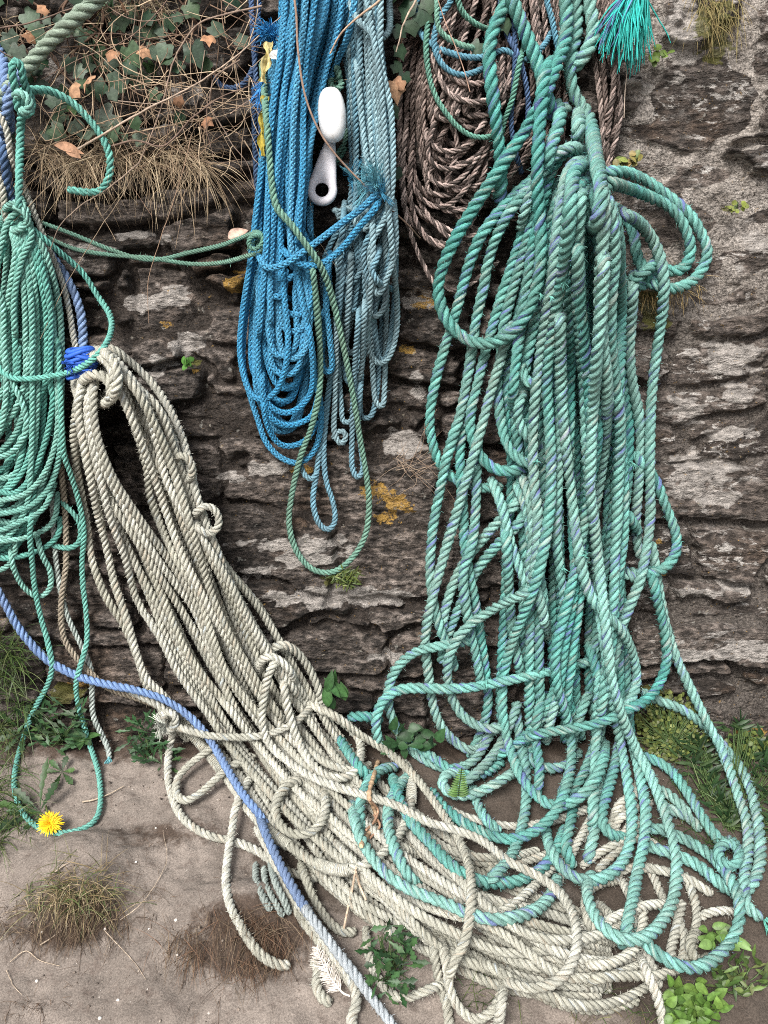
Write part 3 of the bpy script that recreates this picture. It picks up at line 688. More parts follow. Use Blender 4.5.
# back layer
for i in range(20):                                       # two bundles that meet half way down
    u = (i % 10 + 0.5)/10*2-1; left = u < -0.15
    a = [[90+10*u, 372], [84+8*(u+1), 420], [99+14*(u+.6), 480], [136+30*(u+.6), 548]] if left else [[104+6*u, 366], [138+22*u, 410], [158+30*u, 470], [186+34*u, 545]]
    for (mx, my, nx_, ny_, w_) in [(218, 640, nx, ny, 54), (262, 712, nx, ny, 52), (318, 790, .72, -.7, 55), (385, 862, .6, -.8, 60), (455, 912, .45, -.9, 50), (530, 945, .3, -.95, 46), (610, 958, .2, -.97, 40)]: a.append([mx+nx_*w_*u, my+ny_*w_*u])
    run('cream', 'cream', jit(a, 4.0))
runs('cream', 'cream', """
84,372 75,420 76,462 87,525 92,560 105,595 122,622 135,650 148,688 165,715 190,742
88,372 78,400 80,425 85,450 95,500 107,550 115,585 127,620 136,652 146,678 162,694 182,716 212,752 240,790
90,380 88,420 100,475 110,517 125,557 137,600 160,637 178,672 202,706 226,735 256,770 290,806 330,848 376,890 424,938 470,960
94,372 90,420 97,452 119,497 140,533 162,566 192,606 214,655 240,695 268,735 300,775 345,820 395,862 440,900 500,935
97,366 93,400 98,440 115,482 140,520 166,556 190,592 207,632 222,664 246,698 280,744 322,792 372,842 428,880 480,912
104,352 118,378 136,430 146,465 150,495 160,524 175,557 198,594 212,635 227,674 250,704 288,748 330,790 372,826 420,858
102,358 122,384 140,432 170,484 190,520 214,564 240,612 261,647 283,682 306,716 332,752 362,786 400,816
100,352 112,348 128,360 151,382 170,410 183,440 190,466 198,500 215,545 228,578 246,612 268,648 290,676 312,706
98,360 110,356 124,370 146,404 158,446 168,484 190,522 200,534 226,577 248,618 276,664 304,704
104,370 118,388 134,424 157,484 168,518 182,555 205,600 228,640 250,680 276,720 306,758
106,366 120,372 140,396 162,440 176,478 186,510 200,556 214,600 236,646 262,690 290,730
""")
# turns at the neck of the hank
runs('cream', 'cream', """
76,392 84,380 96,374 108,380 112,394 104,404 92,398
84,366 94,356 106,360 114,374 112,390 102,398
92,350 104,352 116,366 118,384 110,400 100,394
""", R=0.0076)
runs('cream', 'cream', """
205,708 225,740 255,776 290,815 325,846 352,868 392,902 428,938 456,958 498,972 532,990 560,1004 600,1010 640,1000
215,690 250,735 290,782 335,828 378,868 412,900 466,918 503,911 530,890 552,868 566,850
330,838 380,885 420,915 470,940 507,953 545,950 580,940
340,800 390,845 440,880 480,905 520,930 566,955 620,962 660,950
300,790 350,835 400,875 450,908 505,935 560,975 612,975 650,960
470,955 510,978 547,995 575,1005 612,1003 650,985 680,960
430,850 470,890 510,925 550,940 600,935 640,915
400,812 440,848 480,862 520,862 560,850 600,830
440,806 470,818 510,826 550,822 590,808
420,830 455,852 500,858 540,850
""")
# tangle under the turquoise rope at the lower right
runs('cream', 'cream', """
618,875 628,892 636,915 641,935 648,955 660,990
648,865 656,882 664,900 681,925 685,945 680,965 670,958 676,930 683,900
683,872 692,892 697,912 695,935 690,957 684,968
698,918 712,912 728,911 745,915
596,902 610,915 625,928 640,948
576,957 592,964 610,964 633,950 643,925 640,905 626,890
576,985 600,978 625,976 660,975 690,962
638,952 648,975 658,1000 664,1030
590,930 620,915 650,905 680,905
606,880 630,868 660,870 690,880 714,896
625,775 632,790 634,812 628,828 618,838 612,826 616,808
640,772 636,792 628,806 616,815 606,832
646,788 632,796 620,803 612,818
640,806 628,814 618,820 614,834
652,800 640,822 628,842 612,856 596,872
600,800 590,820 578,842 566,866 556,890
580,868 604,850 634,838 660,846
604,940 590,925 585,900 596,885 620,880
700,925 690,945 698,962 712,955
""")
runs('cream', 'cream', """
290,735 310,752 330,765 352,770 372,764
190,716 215,745 240,775 262,808 282,838
""")
# ---- 10. blue rope trailing across the cream hank
hank('bluetrail', 'trailing_blue_rope', 100, 684, 'soft blue rope coming in low from the left edge and crossing over the cream hank', 'rope')
# serving-wrapped cream length along the lower edge of the sheaf
_, wP = run('cream', 'cream', '128,690 155,703 182,725 207,752 232,785 250,812 270,832 290,846 314,862 340,870 365,865 388,849 404,826 411,800 410,778 404,760', R=0.0074)
def seg_of(P, a, b): n = len(P); return P[int(a*n):int(b*n)]
whip('serving', 'cream', seg_of(wP, 0.14, 0.30), 0.0076, 34, MAT['cream'], 0.0014)
whip('serving', 'cream', seg_of(wP, 0.44, 0.53), 0.0076, 22, MAT['cream'], 0.0014)
whip('serving', 'cream', seg_of(wP, 0.60, 0.68), 0.0076, 20, MAT['cream'], 0.0014)
whip('serving', 'cream', seg_of(wP, 0.90, 0.99), 0.0076, 20, MAT['cream'], 0.0014)
runs('cream', 'cream', """
176,724 170,745 168,765 170,790 182,817 205,834 235,842 256,850 270,860 290,872 320,880
230,735 206,752 190,764 178,778 176,793 184,801 198,795 217,778 232,766 256,756
256,770 244,788 236,806 232,830 228,855 226,882 230,905 240,925 256,950 275,964 292,965
262,826 278,870 290,896 303,920 318,940 331,957 346,977 356,990
256,826 270,852 288,890 310,918 330,950 346,972 354,986 357,1005 350,1020 358,1034
300,862 308,885 316,903 331,924 343,932 358,932
437,934 434,945 435,960 440,985 447,1005 450,1035
441,936 446,962 450,990 462,1012 478,1020 495,1008 503,990 506,975
507,978 502,1000 497,1035
366,925 368,950 374,970 386,990 405,998 432,988 450,985
312,958 318,970 316,985 322,998 333,1004
""")
run('bluetrail', 'blue', '-40,545 -10,578 3,600 20,630 45,658 75,675 105,684 135,690 165,700 190,717 210,740 225,765 240,790 254,808 262,818 270,834 278,850', R=0.0070, lift=0.008, dive=(0, 60))
run('bluetrail', 'blue', '258,812 266,834 274,852 284,872 294,890 304,906 312,918', R=0.0070, lift=0.006, dive=(20, 0))
run('bluetrail', 'cream', '303,905 312,918 326,937 340,956 356,976 370,996 384,1014 400,1036 430,1080', R=0.0070, lift=0.004, dive=(8, 0), mat=MAT['fadedblue'], label='faded whitish stretch of the blue rope')
runs('cream', 'cream', """
162,722 187,730 212,736 250,737 275,732 297,721 314,704
""", R=0.0066, label='pale rope crossing over the sheaf')
run('cream', 'cream', '158,720 164,712 174,714 176,724 168,732 160,726 166,716 178,720', R=0.0062, part='knot')
fray('frayed_end', THINGS['cream'], S1(164, 724, 0.09), (-0.6, -0.6, -0.3), 90, 0.03, 0.5, FIB, (0.5, 0.52, 0.46), 0.0006, 0.8)
runs('cream', 'cream', """
195,530 193,519 199,509 209,506 218,514 218,528 209,534 200,530 195,521 198,510
172,470 174,460 184,455 192,465 192,476 184,482 178,478
""", R=0.0062, part='curl')
runs('cream', 'cream', """
308,790 300,781 288,784 279,796 275,812 283,828 298,835 314,831 324,816 325,797 318,782
282,668 286,700 294,730 306,756 325,775 345,778 357,768 361,748 355,733 340,720 322,710 305,700
268,660 276,646 288,646 302,658 313,676 320,694 322,708
258,676 262,660 272,656 284,664 292,674 296,690
""", R=0.0074)
# ---- 11. thick turquoise hank
hank('teal', 'thick_turquoise_rope_hank', 570, 165, 'heavy turquoise rope hank with purple flecks hanging at the right and heaped on the ground', 'rope')
for i in range(17):                                        # hidden inner lengths
    u = (i+0.5)/17; xt = 552+48*u; xm = 500+132*u+rng.normal(0, 5); xb = 505+115*u+rng.normal(0, 10); yb = rng.uniform(690, 775)
    run('teal', 'teal', jit([[xt, 176], [xt-4+8*u, 205], [(xt+xm)/2, 260], [xm, 380], [xm+4, 480], [xb, yb-60], [xb+6, yb]], 1.5), tone=random.uniform(0.0, 0.5))
runs('teal', 'teal', """
530,505 518,525 502,540 477,570 458,610 446,640 440,665
530,490 512,508 495,525 475,548 457,575 445,610 441,640
548,168 525,185 505,205 488,225 474,250 464,282 456,312 446,343 437,375 431,405 430,430 436,455 446,472 460,482 482,488 505,486
472,395 464,425 460,450 461,480 463,515 465,550 471,580 477,612 481,640 486,672 488,705 480,735 468,758
477,425 477,470 475,520 471,548 463,572 465,600 470,630 476,655 482,690
490,475 502,507 510,540 517,562 528,588 534,620
505,520 507,550 509,585 511,620 516,650 522,680
515,480 527,512 532,545 540,580 545,620
520,470 530,500 533,540 530,575 540,600 548,640
552,165 530,188 512,208 497,235 488,262 483,290 476,320 472,350 466,385 460,415 452,440 445,465 440,490 434,520 431,548 430,575 433,600 440,628 449,650 455,672
540,190 525,225 513,262 502,295 493,325 484,358 476,390 470,418 473,442 484,461 500,471 518,470 536,462
545,190 530,230 520,265 510,300 503,330 500,360 497,385 500,415 505,440 515,456 530,464 548,458
560,360 545,375 530,385 522,370 516,350
530,385 520,400 518,420 530,440 545,450
512,320 502,355 490,395 478,440 466,480 457,512 446,548 436,585 428,617 425,645 428,670 432,700 440,725 455,742 472,751 485,744 492,726
""")
# ropes lying under the heap
runs('teal', 'teal', """
476,640 458,643 440,646 417,651 400,664 390,682 388,705 394,722 402,740 417,755 435,765 452,769 474,761 486,742 498,722
400,768 385,768 370,780 361,800 360,822 366,842
412,772 400,785 390,803 388,825 395,850 408,875 425,892
338,736 348,752 360,768 376,784
346,718 365,716 384,722
472,785 478,805 488,822 502,834
520,745 534,762 552,769 568,764 582,750
392,775 400,800 412,823 428,840 446,860 466,876 490,883 518,881 540,870 556,850 566,825
515,700 520,740 526,775 526,805 520,835 510,858 497,873 480,890
352,800 356,825 364,845 378,865 395,881 418,893 445,903 470,914 495,920 520,916 540,907 553,892 558,875
603,770 600,800 594,835 586,865
575,800 570,825 566,850 575,870
410,742 430,755 455,772 480,775 505,760
520,700 500,745 480,770 455,790
560,680 540,720 515,745 490,760
590,690 575,730 570,770 560,800
610,690 600,730 590,765 590,800
545,690 535,730 540,770 535,800
655,808 672,810 690,818 702,832
658,787 676,800 692,818
588,640 600,690 596,740 580,780 560,805
""")
runs('teal', 'teal', """
630,752 646,757 667,767 684,787 698,810 714,834 727,850
640,690 657,700 679,708 700,722 722,744 742,770 754,802 760,840 759,868 750,888 738,896
651,540 657,580 662,607 668,634 678,662 691,690 707,722 724,755 737,792 747,824 748,851 744,880 748,908 764,920
640,842 660,850 682,857 702,868 718,882 733,894
635,832 655,828 677,836 697,846 717,861 732,882 740,905 737,930 724,950 705,965 685,968 665,959 648,945 636,928
625,720 634,750 641,782 646,812 644,842 638,870 632,902 627,925 622,950
622,690 621,725 616,760 608,790 602,812 604,828 614,836 628,838
592,834 598,700 604,660
""", lift=0.006)
run('teal', 'teal', '724,838 734,842 740,854 734,866 722,864 718,852 726,842 738,848 738,862 728,868 722,858', R=0.0075, part='coiled_knot')
fray('frayed_end', THINGS['teal'], S1(764, 920, 0.03), (0.7, -0.4, -0.4), 60, 0.03, 0.4, FIB, (0.12, 0.40, 0.33), 0.0008)
# right-hand loops
runs('teal', 'teal', """
625,290 640,286 652,280 655,268 648,262
618,208 632,228 637,255 647,276 660,290
590,172 602,172 625,172 645,180 667,195 690,215 702,235 708,252 702,270 690,283 672,289 655,285 640,276
590,182 602,182 625,187 650,197 670,207 682,222 690,242 690,258 682,270 668,271 655,262
622,282 636,278 650,268 660,255
640,480 648,470 656,482 666,507 675,530 677,547 671,562 658,572 640,574 622,570
634,270 632,310 630,345 632,380 637,405 640,430 640,465 637,500 636,530 640,560
634,450 640,462 648,472
615,500 628,515 640,535
617,570 630,575 645,585
610,205 622,213 637,221 650,236 660,257 664,282 662,315 657,350 652,390 650,435 650,480 650,520 646,552 640,580 630,605 622,625 616,650 610,680
""")
# main front lengths, folded over the lashing
ft = """
592,200 600,196 612,212 618,240 621,300 621,345 619,385 621,440 624,500 623,540 616,590 612,640 606,690
586,186 596,186 608,202 613,230 614,265 611,300 610,340 615,380 620,420 620,450 618,490 617,520 615,555 614,590 612,615 607,650 604,690 598,730
590,178 598,182 604,200 604,225 601,265 600,305 603,345 607,380 607,415 604,450 599,487 592,525 585,560 579,590 573,622 567,652 561,685 552,715 545,745
592,192 586,190 582,205 582,245 583,290 585,345 592,390 597,420 596,450 590,485 585,530 582,570 578,610 573,650 568,690 565,720
592,168 584,162 574,164 566,176 561,200 557,235 553,275 546,320 540,360 535,400 533,440 534,480 538,520 536,560 530,600
588,160 578,152 566,152 556,162 548,182 540,215 532,250 526,290 520,330 515,370 512,410
590,154 576,147 562,150 550,160 540,176 528,200 520,232
594,178 584,172 574,178 569,196 566,230 563,280 560,330 559,375 560,420 559,460 557,500 556,535 560,572 564,605 562,640 555,670
594,186 584,182 577,192 574,220 572,255 570,305 570,360 570,412 569,445 571,480 572,525 575,570 572,605 565,640 560,680 558,715
594,192 586,188 580,200 578,245 577,285 580,335 584,387 586,437 588,475 591,515 595,552 598,590 601,622 606,655 611,690 617,725 623,755 628,785 632,812 631,838 624,860 608,876 588,881 570,875 556,860 548,842 546,825
596,172 584,166 574,172 571,195 569,225 564,262 558,300 551,340 547,378 549,420 551,462 550,505 545,542 537,578 526,608 513,640 505,668 502,700 505,730 513,758 523,780 537,796 553,806 572,802 590,787 602,765 606,740
"""
runs('teal', 'teal', ft)
runs('teal', 'teal', """
546,583 530,591 506,602 482,616 463,631 451,650 447,672 451,696 462,715 478,726 496,729 514,722
520,770 510,775 490,787 470,795 452,794 442,786 443,777 452,772 468,778
577,230 580,300 588,380 592,440 588,500 580,545 568,600 556,650 557,685 565,710 571,738 571,765 565,792 554,814 537,830 516,839 495,837 474,828 455,817 440,803 430,788
560,300 562,400 572,500 580,560 588,590 596,605 608,617 622,631 632,652 637,678 631,700 618,714 602,722
517,744 532,736 555,731 582,727 605,721 626,711 649,698 662,678 667,655 664,628 657,598 650,565
605,240 602,300 595,380 590,480 594,520 598,560 603,600 607,640 612,680 622,715 634,745 650,775 663,807 673,840 677,870 673,900 661,923 644,938 624,940 605,929 592,910 587,890 592,872
""")
runs('teal', 'teal', """
574,-60 577,15 576,35 572,50 570,66 571,82 575,98 583,106 590,122 594,145 598,170 601,190 600,208 597,222 592,232 588,240
586,-60 590,8 594,25 592,42 586,54 578,63 570,70
540,100 552,110 562,112 570,105
556,100 560,120 553,140 548,160 545,180
579,108 578,130 576,150
508,-60 508,-5 503,10 493,30 489,55 491,80 494,105 497,130 500,155 501,180 499,205
498,-60 511,-5 516,10 524,30 533,52 541,72 547,96 553,120
565,-60 565,-8 567,20 564,45 555,70 545,95 533,117 518,142 500,168 482,195 466,220 452,245 442,268 438,288 441,308 450,325 464,338 480,344 497,342 513,332 526,316 535,295 540,268 541,240 539,210 537,180 538,150 540,120 542,95 544,76 550,64 558,60
""", R=0.0098)
runs('cream', 'cream', """
312,704 335,716 362,736 392,755 418,780 440,810 459,840 470,872 471,905 465,940 453,965 446,988
290,668 280,661 271,668 265,690 262,718 268,742 285,759 310,776 340,788 370,797 398,806 425,821 455,830 483,841 508,861 538,876 560,893 573,915 577,945 568,970 550,985 527,988 508,981 498,972
""", R=0.0070, label='whiter length lying over the turquoise rope')
run('teal', 'teal', '600,660 580,664 562,668 540,674 515,679 490,684 465,688 440,689 415,688 395,691 382,702 376,718 377,735 383,752', dive=(120, 20))
fray('frayed_end', THINGS['teal'], S1(592, 308, 0.06), (-0.3, -0.7, -0.5), 30, 0.018, 0.5, FIB, (0.12, 0.40, 0.33), 0.0006)
for q in range(12):                                        # pulled yarns
    x_, y_ = random.uniform(470, 640), random.uniform(260, 700)
    if hm_at(x_, y_, 1) > 0.02: fray('pulled_yarn', THINGS['teal'], S1(x_, y_, hm_at(x_, y_, 2)), (rng.normal(0, .6), -0.6, -0.5), 14, 0.014, 0.5, FIB, (0.16, 0.44, 0.38), 0.0006, 1.2)
# frayed turquoise tassel at the top
tas = thing('frayed_turquoise_tassel', S1(632, -10, 0.04), 'bright turquoise unravelled rope end like a tassel at the top edge', 'rope end')
fray('fibres', tas, S1(638, -14, 0.045), (-0.40, -0.10, -0.9), 260, 0.098, 0.16, FIB, (0.03, 0.40, 0.36), 0.0011, 0.20, 0.5, 0.12)
fray('purple_fibres', tas, S1(634, -12, 0.05), (-0.55, -0.14, -0.8), 18, 0.09, 0.12, FIB, (0.14, 0.22, 0.45), 0.0010, 0.20, 0.5, 0.12)
run(tas, 'teal', '652,-60 644,-30 637,-12', part='rope_length', R=0.0085)
# ---- 12. mint hank at the left edge
hank('mint', 'mint_rope_hank', 18, 215, 'mint green thin rope hank hanging at the left edge, one curl sticking out', 'rope')
for i in range(26):
    u = (i*0.618) % 1.0; lay_ = i//13
    xm = 2+58*u+rng.normal(0, 2); yb = rng.uniform(425, 555) if lay_ else rng.uniform(470, 560); xt = 8+18*u
    x3 = xm*0.9+4+rng.normal(0, 3)
    run('mint', 'mint', jit([[xt, 212], [xt+4*u, 228], [(xt+xm)/2+3, 256], [xm, 310], [xm+2, 380], [x3, yb-90], [x3-8*u-4, yb-40], [x3-24, yb-8], [x3-50, yb+2], [x3-80-40*u, yb-30], [-40-70*u, 380], [-30-50*u, 300], [-14-20*u, 246], [8, 216]], 1.3), hmax=0.055)
runs('mint', 'mint', """
-60,470 -20,500 0,500 25,494 44,474 56,440 58,400 57,370
-60,490 -20,514 5,513 30,506 50,486 60,450 60,400
-60,505 -10,530 20,522 44,508 56,480
-40,380 5,372 12,382 24,408 26,432 14,450 0,457 -40,470
-30,545 0,538 14,540 14,555 0,570 -40,565
-20,556 10,558 40,550 58,535 60,515
-30,540 5,541 34,535 54,520 58,490
-60,300 -10,290 2,300 4,340 6,390 0,430 -20,450
12,540 12,562 22,585 38,597 50,588 50,570 42,555 36,530
60,500 78,520 80,540 70,548 50,545
""")
run('mint', 'mint', '58,330 60,380 62,430 64,455 71,475 79,502 84,532 82,560 83,585 86,612 87,640 82,660 76,684 79,708 89,742 99,775 100,808 90,825 65,833 40,828 22,812 15,790 15,772 21,745 34,710 46,688 52,668 48,643 41,618 35,590 32,560 30,530 35,500')
runs('mint', 'mint', """
18,214 34,230 57,250 82,272 97,295 110,315 111,332 102,350 85,365 62,374 25,379 5,374 -10,350 -14,310 -4,270 10,230
16,190 24,206 10,218 2,240 -4,280 -6,330
14,206 26,214 32,236 22,260 14,300 16,350
""")
runs('mint', 'mint', """
4,222 6,208 16,202 26,208 28,220 20,230 10,228 6,216
2,214 12,206 24,212 30,228 24,240
""", part='lashing')
runs('mint', 'mint', """
19,210 19,190 20,152 21,120 23,104 17,94 14,84 12,64 18,60 22,70 24,84 30,95 32,108 28,116 20,112 16,100 22,92 36,90 50,91 70,101 87,117 102,137 110,157 109,177 100,191 85,192 66,189
14,100 16,92 26,96 31,106 26,113 18,108
""", R=0.0056, lift=0.05, dive=(0, 0))
_, bP = THINGS, None
wpath = S(np.array([82., 82, 81, 80, 79]), np.array([347., 354, 362, 370, 379]), np.full(5, 0.058))
wb = MB()
for i in range(9):
    ph = np.linspace(0, 2*np.pi*1.15, 20); cxp = 81+rng.normal(0, 1.2); cyp = 350+3.2*i
    c0 = S1(cxp, cyp, 0.05); rr = 0.016+rng.normal(0, 0.0012)
    tl = rng.normal(0, 0.22)
    Q = np.stack([c0[0]+rr*1.12*np.cos(ph), c0[1]-rr*0.85*np.sin(ph), c0[2]+rr*tl*np.cos(ph)+0.002*np.sin(ph*2)], 1)
    wb.tube(Q, 0.0032, np.array((0.03, 0.11, 0.50))*random.uniform(0.7, 1.2), seg=6)
link('whipping', wb.mesh('whipping', FIB), THINGS['bluethick'])
fray('loose_fibres', THINGS['bluethick'], S1(74, 364, 0.07), (-0.5, -0.6, -0.2), 80, 0.022, 0.6, FIB, (0.03, 0.12, 0.55), 0.0007, 0.8)
fray('loose_fibres', THINGS['bluethick'], S1(84, 372, 0.07), (0.3, -0.5, -0.8), 60, 0.022, 0.5, FIB, (0.03, 0.12, 0.55), 0.0007, 0.8)
fray('melted_tip', greyrope, S1(109, 757, 0.02), (0.1, -0.3, -0.9), 30, 0.012, 0.25, FIB, (0.16, 0.45, 0.5), 0.0012)
st = thing('frayed_grey_strands', S1(262, 885, 0.0), 'three limp grey green rope strands lying on the sand beneath the cream sheaf', 'rope end')
for q in ('256,862 256,878 262,895 272,912 ', '264,866 266,884 274,900 284,918', '270,862 276,884 284,900 290,916'):
    run(st, 'grey', q, R=0.0052, part='strand')

# ---- 13. float and toggle among the blue rope
def lathe_obj(name, label, cat, prof, c, axis, mat, bend=None):
    pass
WH = NT('white_plastic'); WH.color(WH.mix(WH.rng(WH.noise(WH.pos(), 90, 4), 0.52, 0.72, 0, 0.55), (0.86, 0.86, 0.87), (0.58, 0.55, 0.50))); WH.rough(0.38); WH.bump(WH.noise(WH.pos(), 260, 3), 0.15, 0.001)
TG = NT('lilac_white_plastic'); TG.color(TG.mix(TG.rng(TG.noise(TG.pos(), 80, 4), 0.5, 0.75, 0, 0.4), (0.78, 0.76, 0.82), (0.55, 0.53, 0.55))); TG.rough(0.45)
def float_obj():
    hgt = float(HM[90+M0:140+M0, 318+M0:346+M0].max()) - 0.004; c = S1(332, 115, hgt); k = 0.84/(FPX/1.33)
    root = thing('float', c, 'white egg shaped plastic float tucked among the bright blue rope', 'float')
    ph = np.linspace(0, 2*np.pi, 32, endpoint=False); t = np.linspace(0, np.pi, 25)
    z = np.cos(t)*27.5*k; r = 15.2*k*np.sin(t)**0.72
    V = np.stack([r[:, None]*np.cos(ph), r[:, None]*np.sin(ph), np.broadcast_to(z[:, None], (25, 32))], -1).reshape(-1, 3)
    a = math.radians(4); V = V @ np.array(Matrix.Rotation(-a, 3, 'Y')).T
    link('float_body', new_mesh('float_body', V+c, grid_faces(25, 32, True), WH.m), root)
    return hgt
fh = float_obj()
def toggle_obj():
    hgt = max(hm_at(325, 185, 8), hm_at(328, 165, 8)) + 0.032; c = S1(322, 190, hgt)
    root = thing('toggle', c, 'pale plastic toggle with a round eye hanging below the white float', 'toggle')
    # spatula: outline swept with thickness, with a real hole
    k = 1.42/FPX; n = 40; th = np.linspace(0, 2*np.pi, n, endpoint=False)
    Rr, r0 = 13.5*k, 6.0*k
    cx, cz = 0.0, 0.0
    def ringpt(ang):                                     # outer outline: a round eye that runs up into a tapered handle
        x, z = Rr*np.cos(ang), Rr*np.sin(ang)
        up = np.clip((np.sin(ang)-0.25)/0.75, 0, 1)
        z2 = z + up**1.5*34*k; x2 = x*(1-0.25*up) + up**1.3*9*k
        return np.stack([x2, z2], -1)
    O = ringpt(th); I = np.stack([r0*np.cos(th), r0*np.sin(th)], -1)
    rows = []
    for f, y in ((0, 0.003), (0.0, -0.003), (0.25, -0.0062), (0.6, -0.0072), (0.9, -0.0055), (1.0, -0.002), (1.0, 0.002), (0.9, 0.005), (0.25, 0.006), (0, 0.003)):
        q = I*(1-f) + O*f; rows.append(np.stack([q[:, 0], np.full(n, y), q[:, 1]], -1))
    V = np.array(rows).reshape(-1, 3) + c
    link('toggle_body', new_mesh('toggle_body', V, grid_faces(len(rows), n, True), TG.m), root)
toggle_obj()
cordk = thing('green_cord_knot', S1(336, 150, 0.05), 'short dark green cord tied round the neck of the white float', 'cord')
run(cordk, 'green', '318,166 328,160 338,152 345,142 346,128', R=0.0040, part='rope_length', mat=MAT['green'], lift=0.002)
run(cordk, 'green', '320,172 330,166 340,158 347,146', R=0.0036, part='rope_length', lift=0.002)
run(cordk, 'green', '330,86 334,80 340,80 342,86 336,90 330,84 334,76 341,74', R=0.0044, part='knot', lift=0.004)
run(cordk, 'green', '334,58 337,68 339,78 336,88', R=0.0050, part='rope_length')
# ------------------------------------------------------------------ plants and small things
def sg(px, py, h=0.0):
    iy, ix = int(np.clip(py, -M0, 1023+M0-1))+M0, int(np.clip(px, -M0, 767+M0-1))+M0
    return S1(px, py, float(HM0[iy, ix]) + h)
def top(px, py, h=0.0):                                    # on top of whatever lies there, ropes included
    return S1(px, py, hm_at(px, py, 2) + h)
GREEN = leaf_mat('green_leaf', 0.45, 0.3); DRY = leaf_mat('dry_stem', 0.8, 0.3); DEAD = leaf_mat('dead_leaf', 0.75, 0.35); MOSS = leaf_mat('moss', 0.9, 0.4)
def rv(s): return rng.normal(0, s, 3)
def unit(v): v = np.asarray(v, float); return v/(np.linalg.norm(v)+1e-9)
def pick(cs): a, b = random.choice(cs), random.choice(cs); t = random.random(); return (np.array(a)*(1-t)+np.array(b)*t)*random.uniform(0.75, 1.2)
def blade(mb, p, d, L, w, droop, c, n=7, wig=0.15):
    d = unit(d); P = [np.asarray(p, float)]; v = d.copy(); side = rv(wig)
    for k in range(n-1):
        v = unit(v + np.array([0, 0, -1.0])*droop/n + side/n + rv(wig*0.3)); P.append(P[-1]+v*L/(n-1))
    t = np.linspace(0, 1, n); mb.ribbon(P, w*np.clip((1-t)**0.6*np.minimum(1, 0.5+t*3), 0.06, 1), unit(np.array([0, -1, 0.3])+rv(0.4)), np.array(c)[None]*(0.7+0.3*np.repeat(np.ones(n), 2))[:, None])
def tuft(name, label, bases, n, L, w, d, spread, droop, cols, mat=GREEN, cat='grass', kind=None, lift=0.0, group=None):
    mb = MB(); bases = [sg(*b, lift) for b in bases]
    for i in range(n):
        b = random.choice(bases) + rng.normal(0, 1, 3)*[0.008, 0.004, 0.004]
        blade(mb, b, unit(np.array(d)+rv(spread)), L*random.uniform(0.35, 1.15), w*random.uniform(0.5, 1.2), droop*random.uniform(0.3, 1.5), pick(cols))
    o = link(name, mb.mesh(name, mat)); return tag(o, label, cat, group, kind)
def leaf_strip(mb, base, d, nrm, L, W, c, shape='ovate', n=11, fold=0.25, bend=0.3, lobes=0):
    d = unit(d); nrm = unit(np.asarray(nrm, float) - d*np.dot(nrm, d)); s = np.cross(d, nrm); t = np.linspace(0, 1, n)
    if shape == 'ovate': wv = np.sin(np.pi*t**0.75)**0.8
    elif shape == 'lance': wv = np.sin(np.pi*t**0.9)
    elif shape == 'round': wv = np.sqrt(np.maximum(0, 1-(2*t-1)**2))
    elif shape == 'lobed': wv = (0.25+0.75*t)*np.sin(np.pi*t**1.6)**0.6*(1-0.5*(np.arange(n) % 2))
    wv = np.maximum(wv, 0.03)*W/2
    ctr = base + d*(t*L)[:, None] - nrm*(bend*L*t*t)[:, None]
    rowsV = np.stack([ctr - s*wv[:, None] + nrm*(fold*wv)[:, None], ctr, ctr + s*wv[:, None] + nrm*(fold*wv)[:, None]], 1)
    cc = np.tile(np.array(c)[None], (n*3, 1)); cc[1::3] *= 1.25
    mb.add(rowsV.reshape(-1, 3), grid_faces(n, 3, False), cc)
IVY_R = [(-90, .30), (-62, .66), (-40, .80), (-20, .68), (2, .70), (22, .90), (42, .78), (64, .76), (90, 1.12), (116, .76), (138, .78), (158, .90), (178, .70), (200, .68), (220, .80), (242, .66)]
def ivy_leaf(mb, c, up, nrm, size, col, curl=0.15):
    up = unit(up); nrm = unit(np.asarray(nrm) - up*np.dot(nrm, up)); s = np.cross(up, nrm)
    V = [np.asarray(c)]; C = [np.array(col)*1.15]
    for a, r in IVY_R:
        a = math.radians(a); q = r*size*random.uniform(0.9, 1.1)
        V.append(c + s*math.cos(a)*q + up*math.sin(a)*q - nrm*curl*q*q/size + nrm*0.1*size*(random.random()-.5)*curl*4); C.append(np.array(col)*random.uniform(0.85, 1.1))
    F = [[0, 1+i, 1+(i+1) % 16, 1+(i+2) % 16] for i in range(0, 16, 2)]
    mb.add(V, F, np.array(C))
def stem_path(pts, hs, h_on=sg):
    P = np.array([h_on(x, y, h) for (x, y), h in zip(pts, hs)]); return spline(P, 0.006)
def twig(mb, pts, h, r, c, onto=sg):
    hs = [h]*len(pts) if np.isscalar(h) else h
    P = stem_path(pts, hs, onto); N = len(P); P = P + np.cumsum(rng.normal(0, 0.00035, (N, 3)), 0)*np.sin(np.linspace(0, np.pi, N))[:, None]
    t = np.linspace(0, 1, N)
    cc = np.repeat(np.array(c)[None]*(0.85+0.3*rng.random((N, 1))), 6, 0)
    mb.tube(P, r*(1-0.55*t)*(1+0.25*(rng.random(N) > .93)), cc, seg=6, cap=False)
def px2(s): return [tuple(float(v) for v in q.split(',')) for q in s.split()]
TW = [(0.24, 0.165, 0.125), (0.17, 0.115, 0.09), (0.32, 0.245, 0.19)]
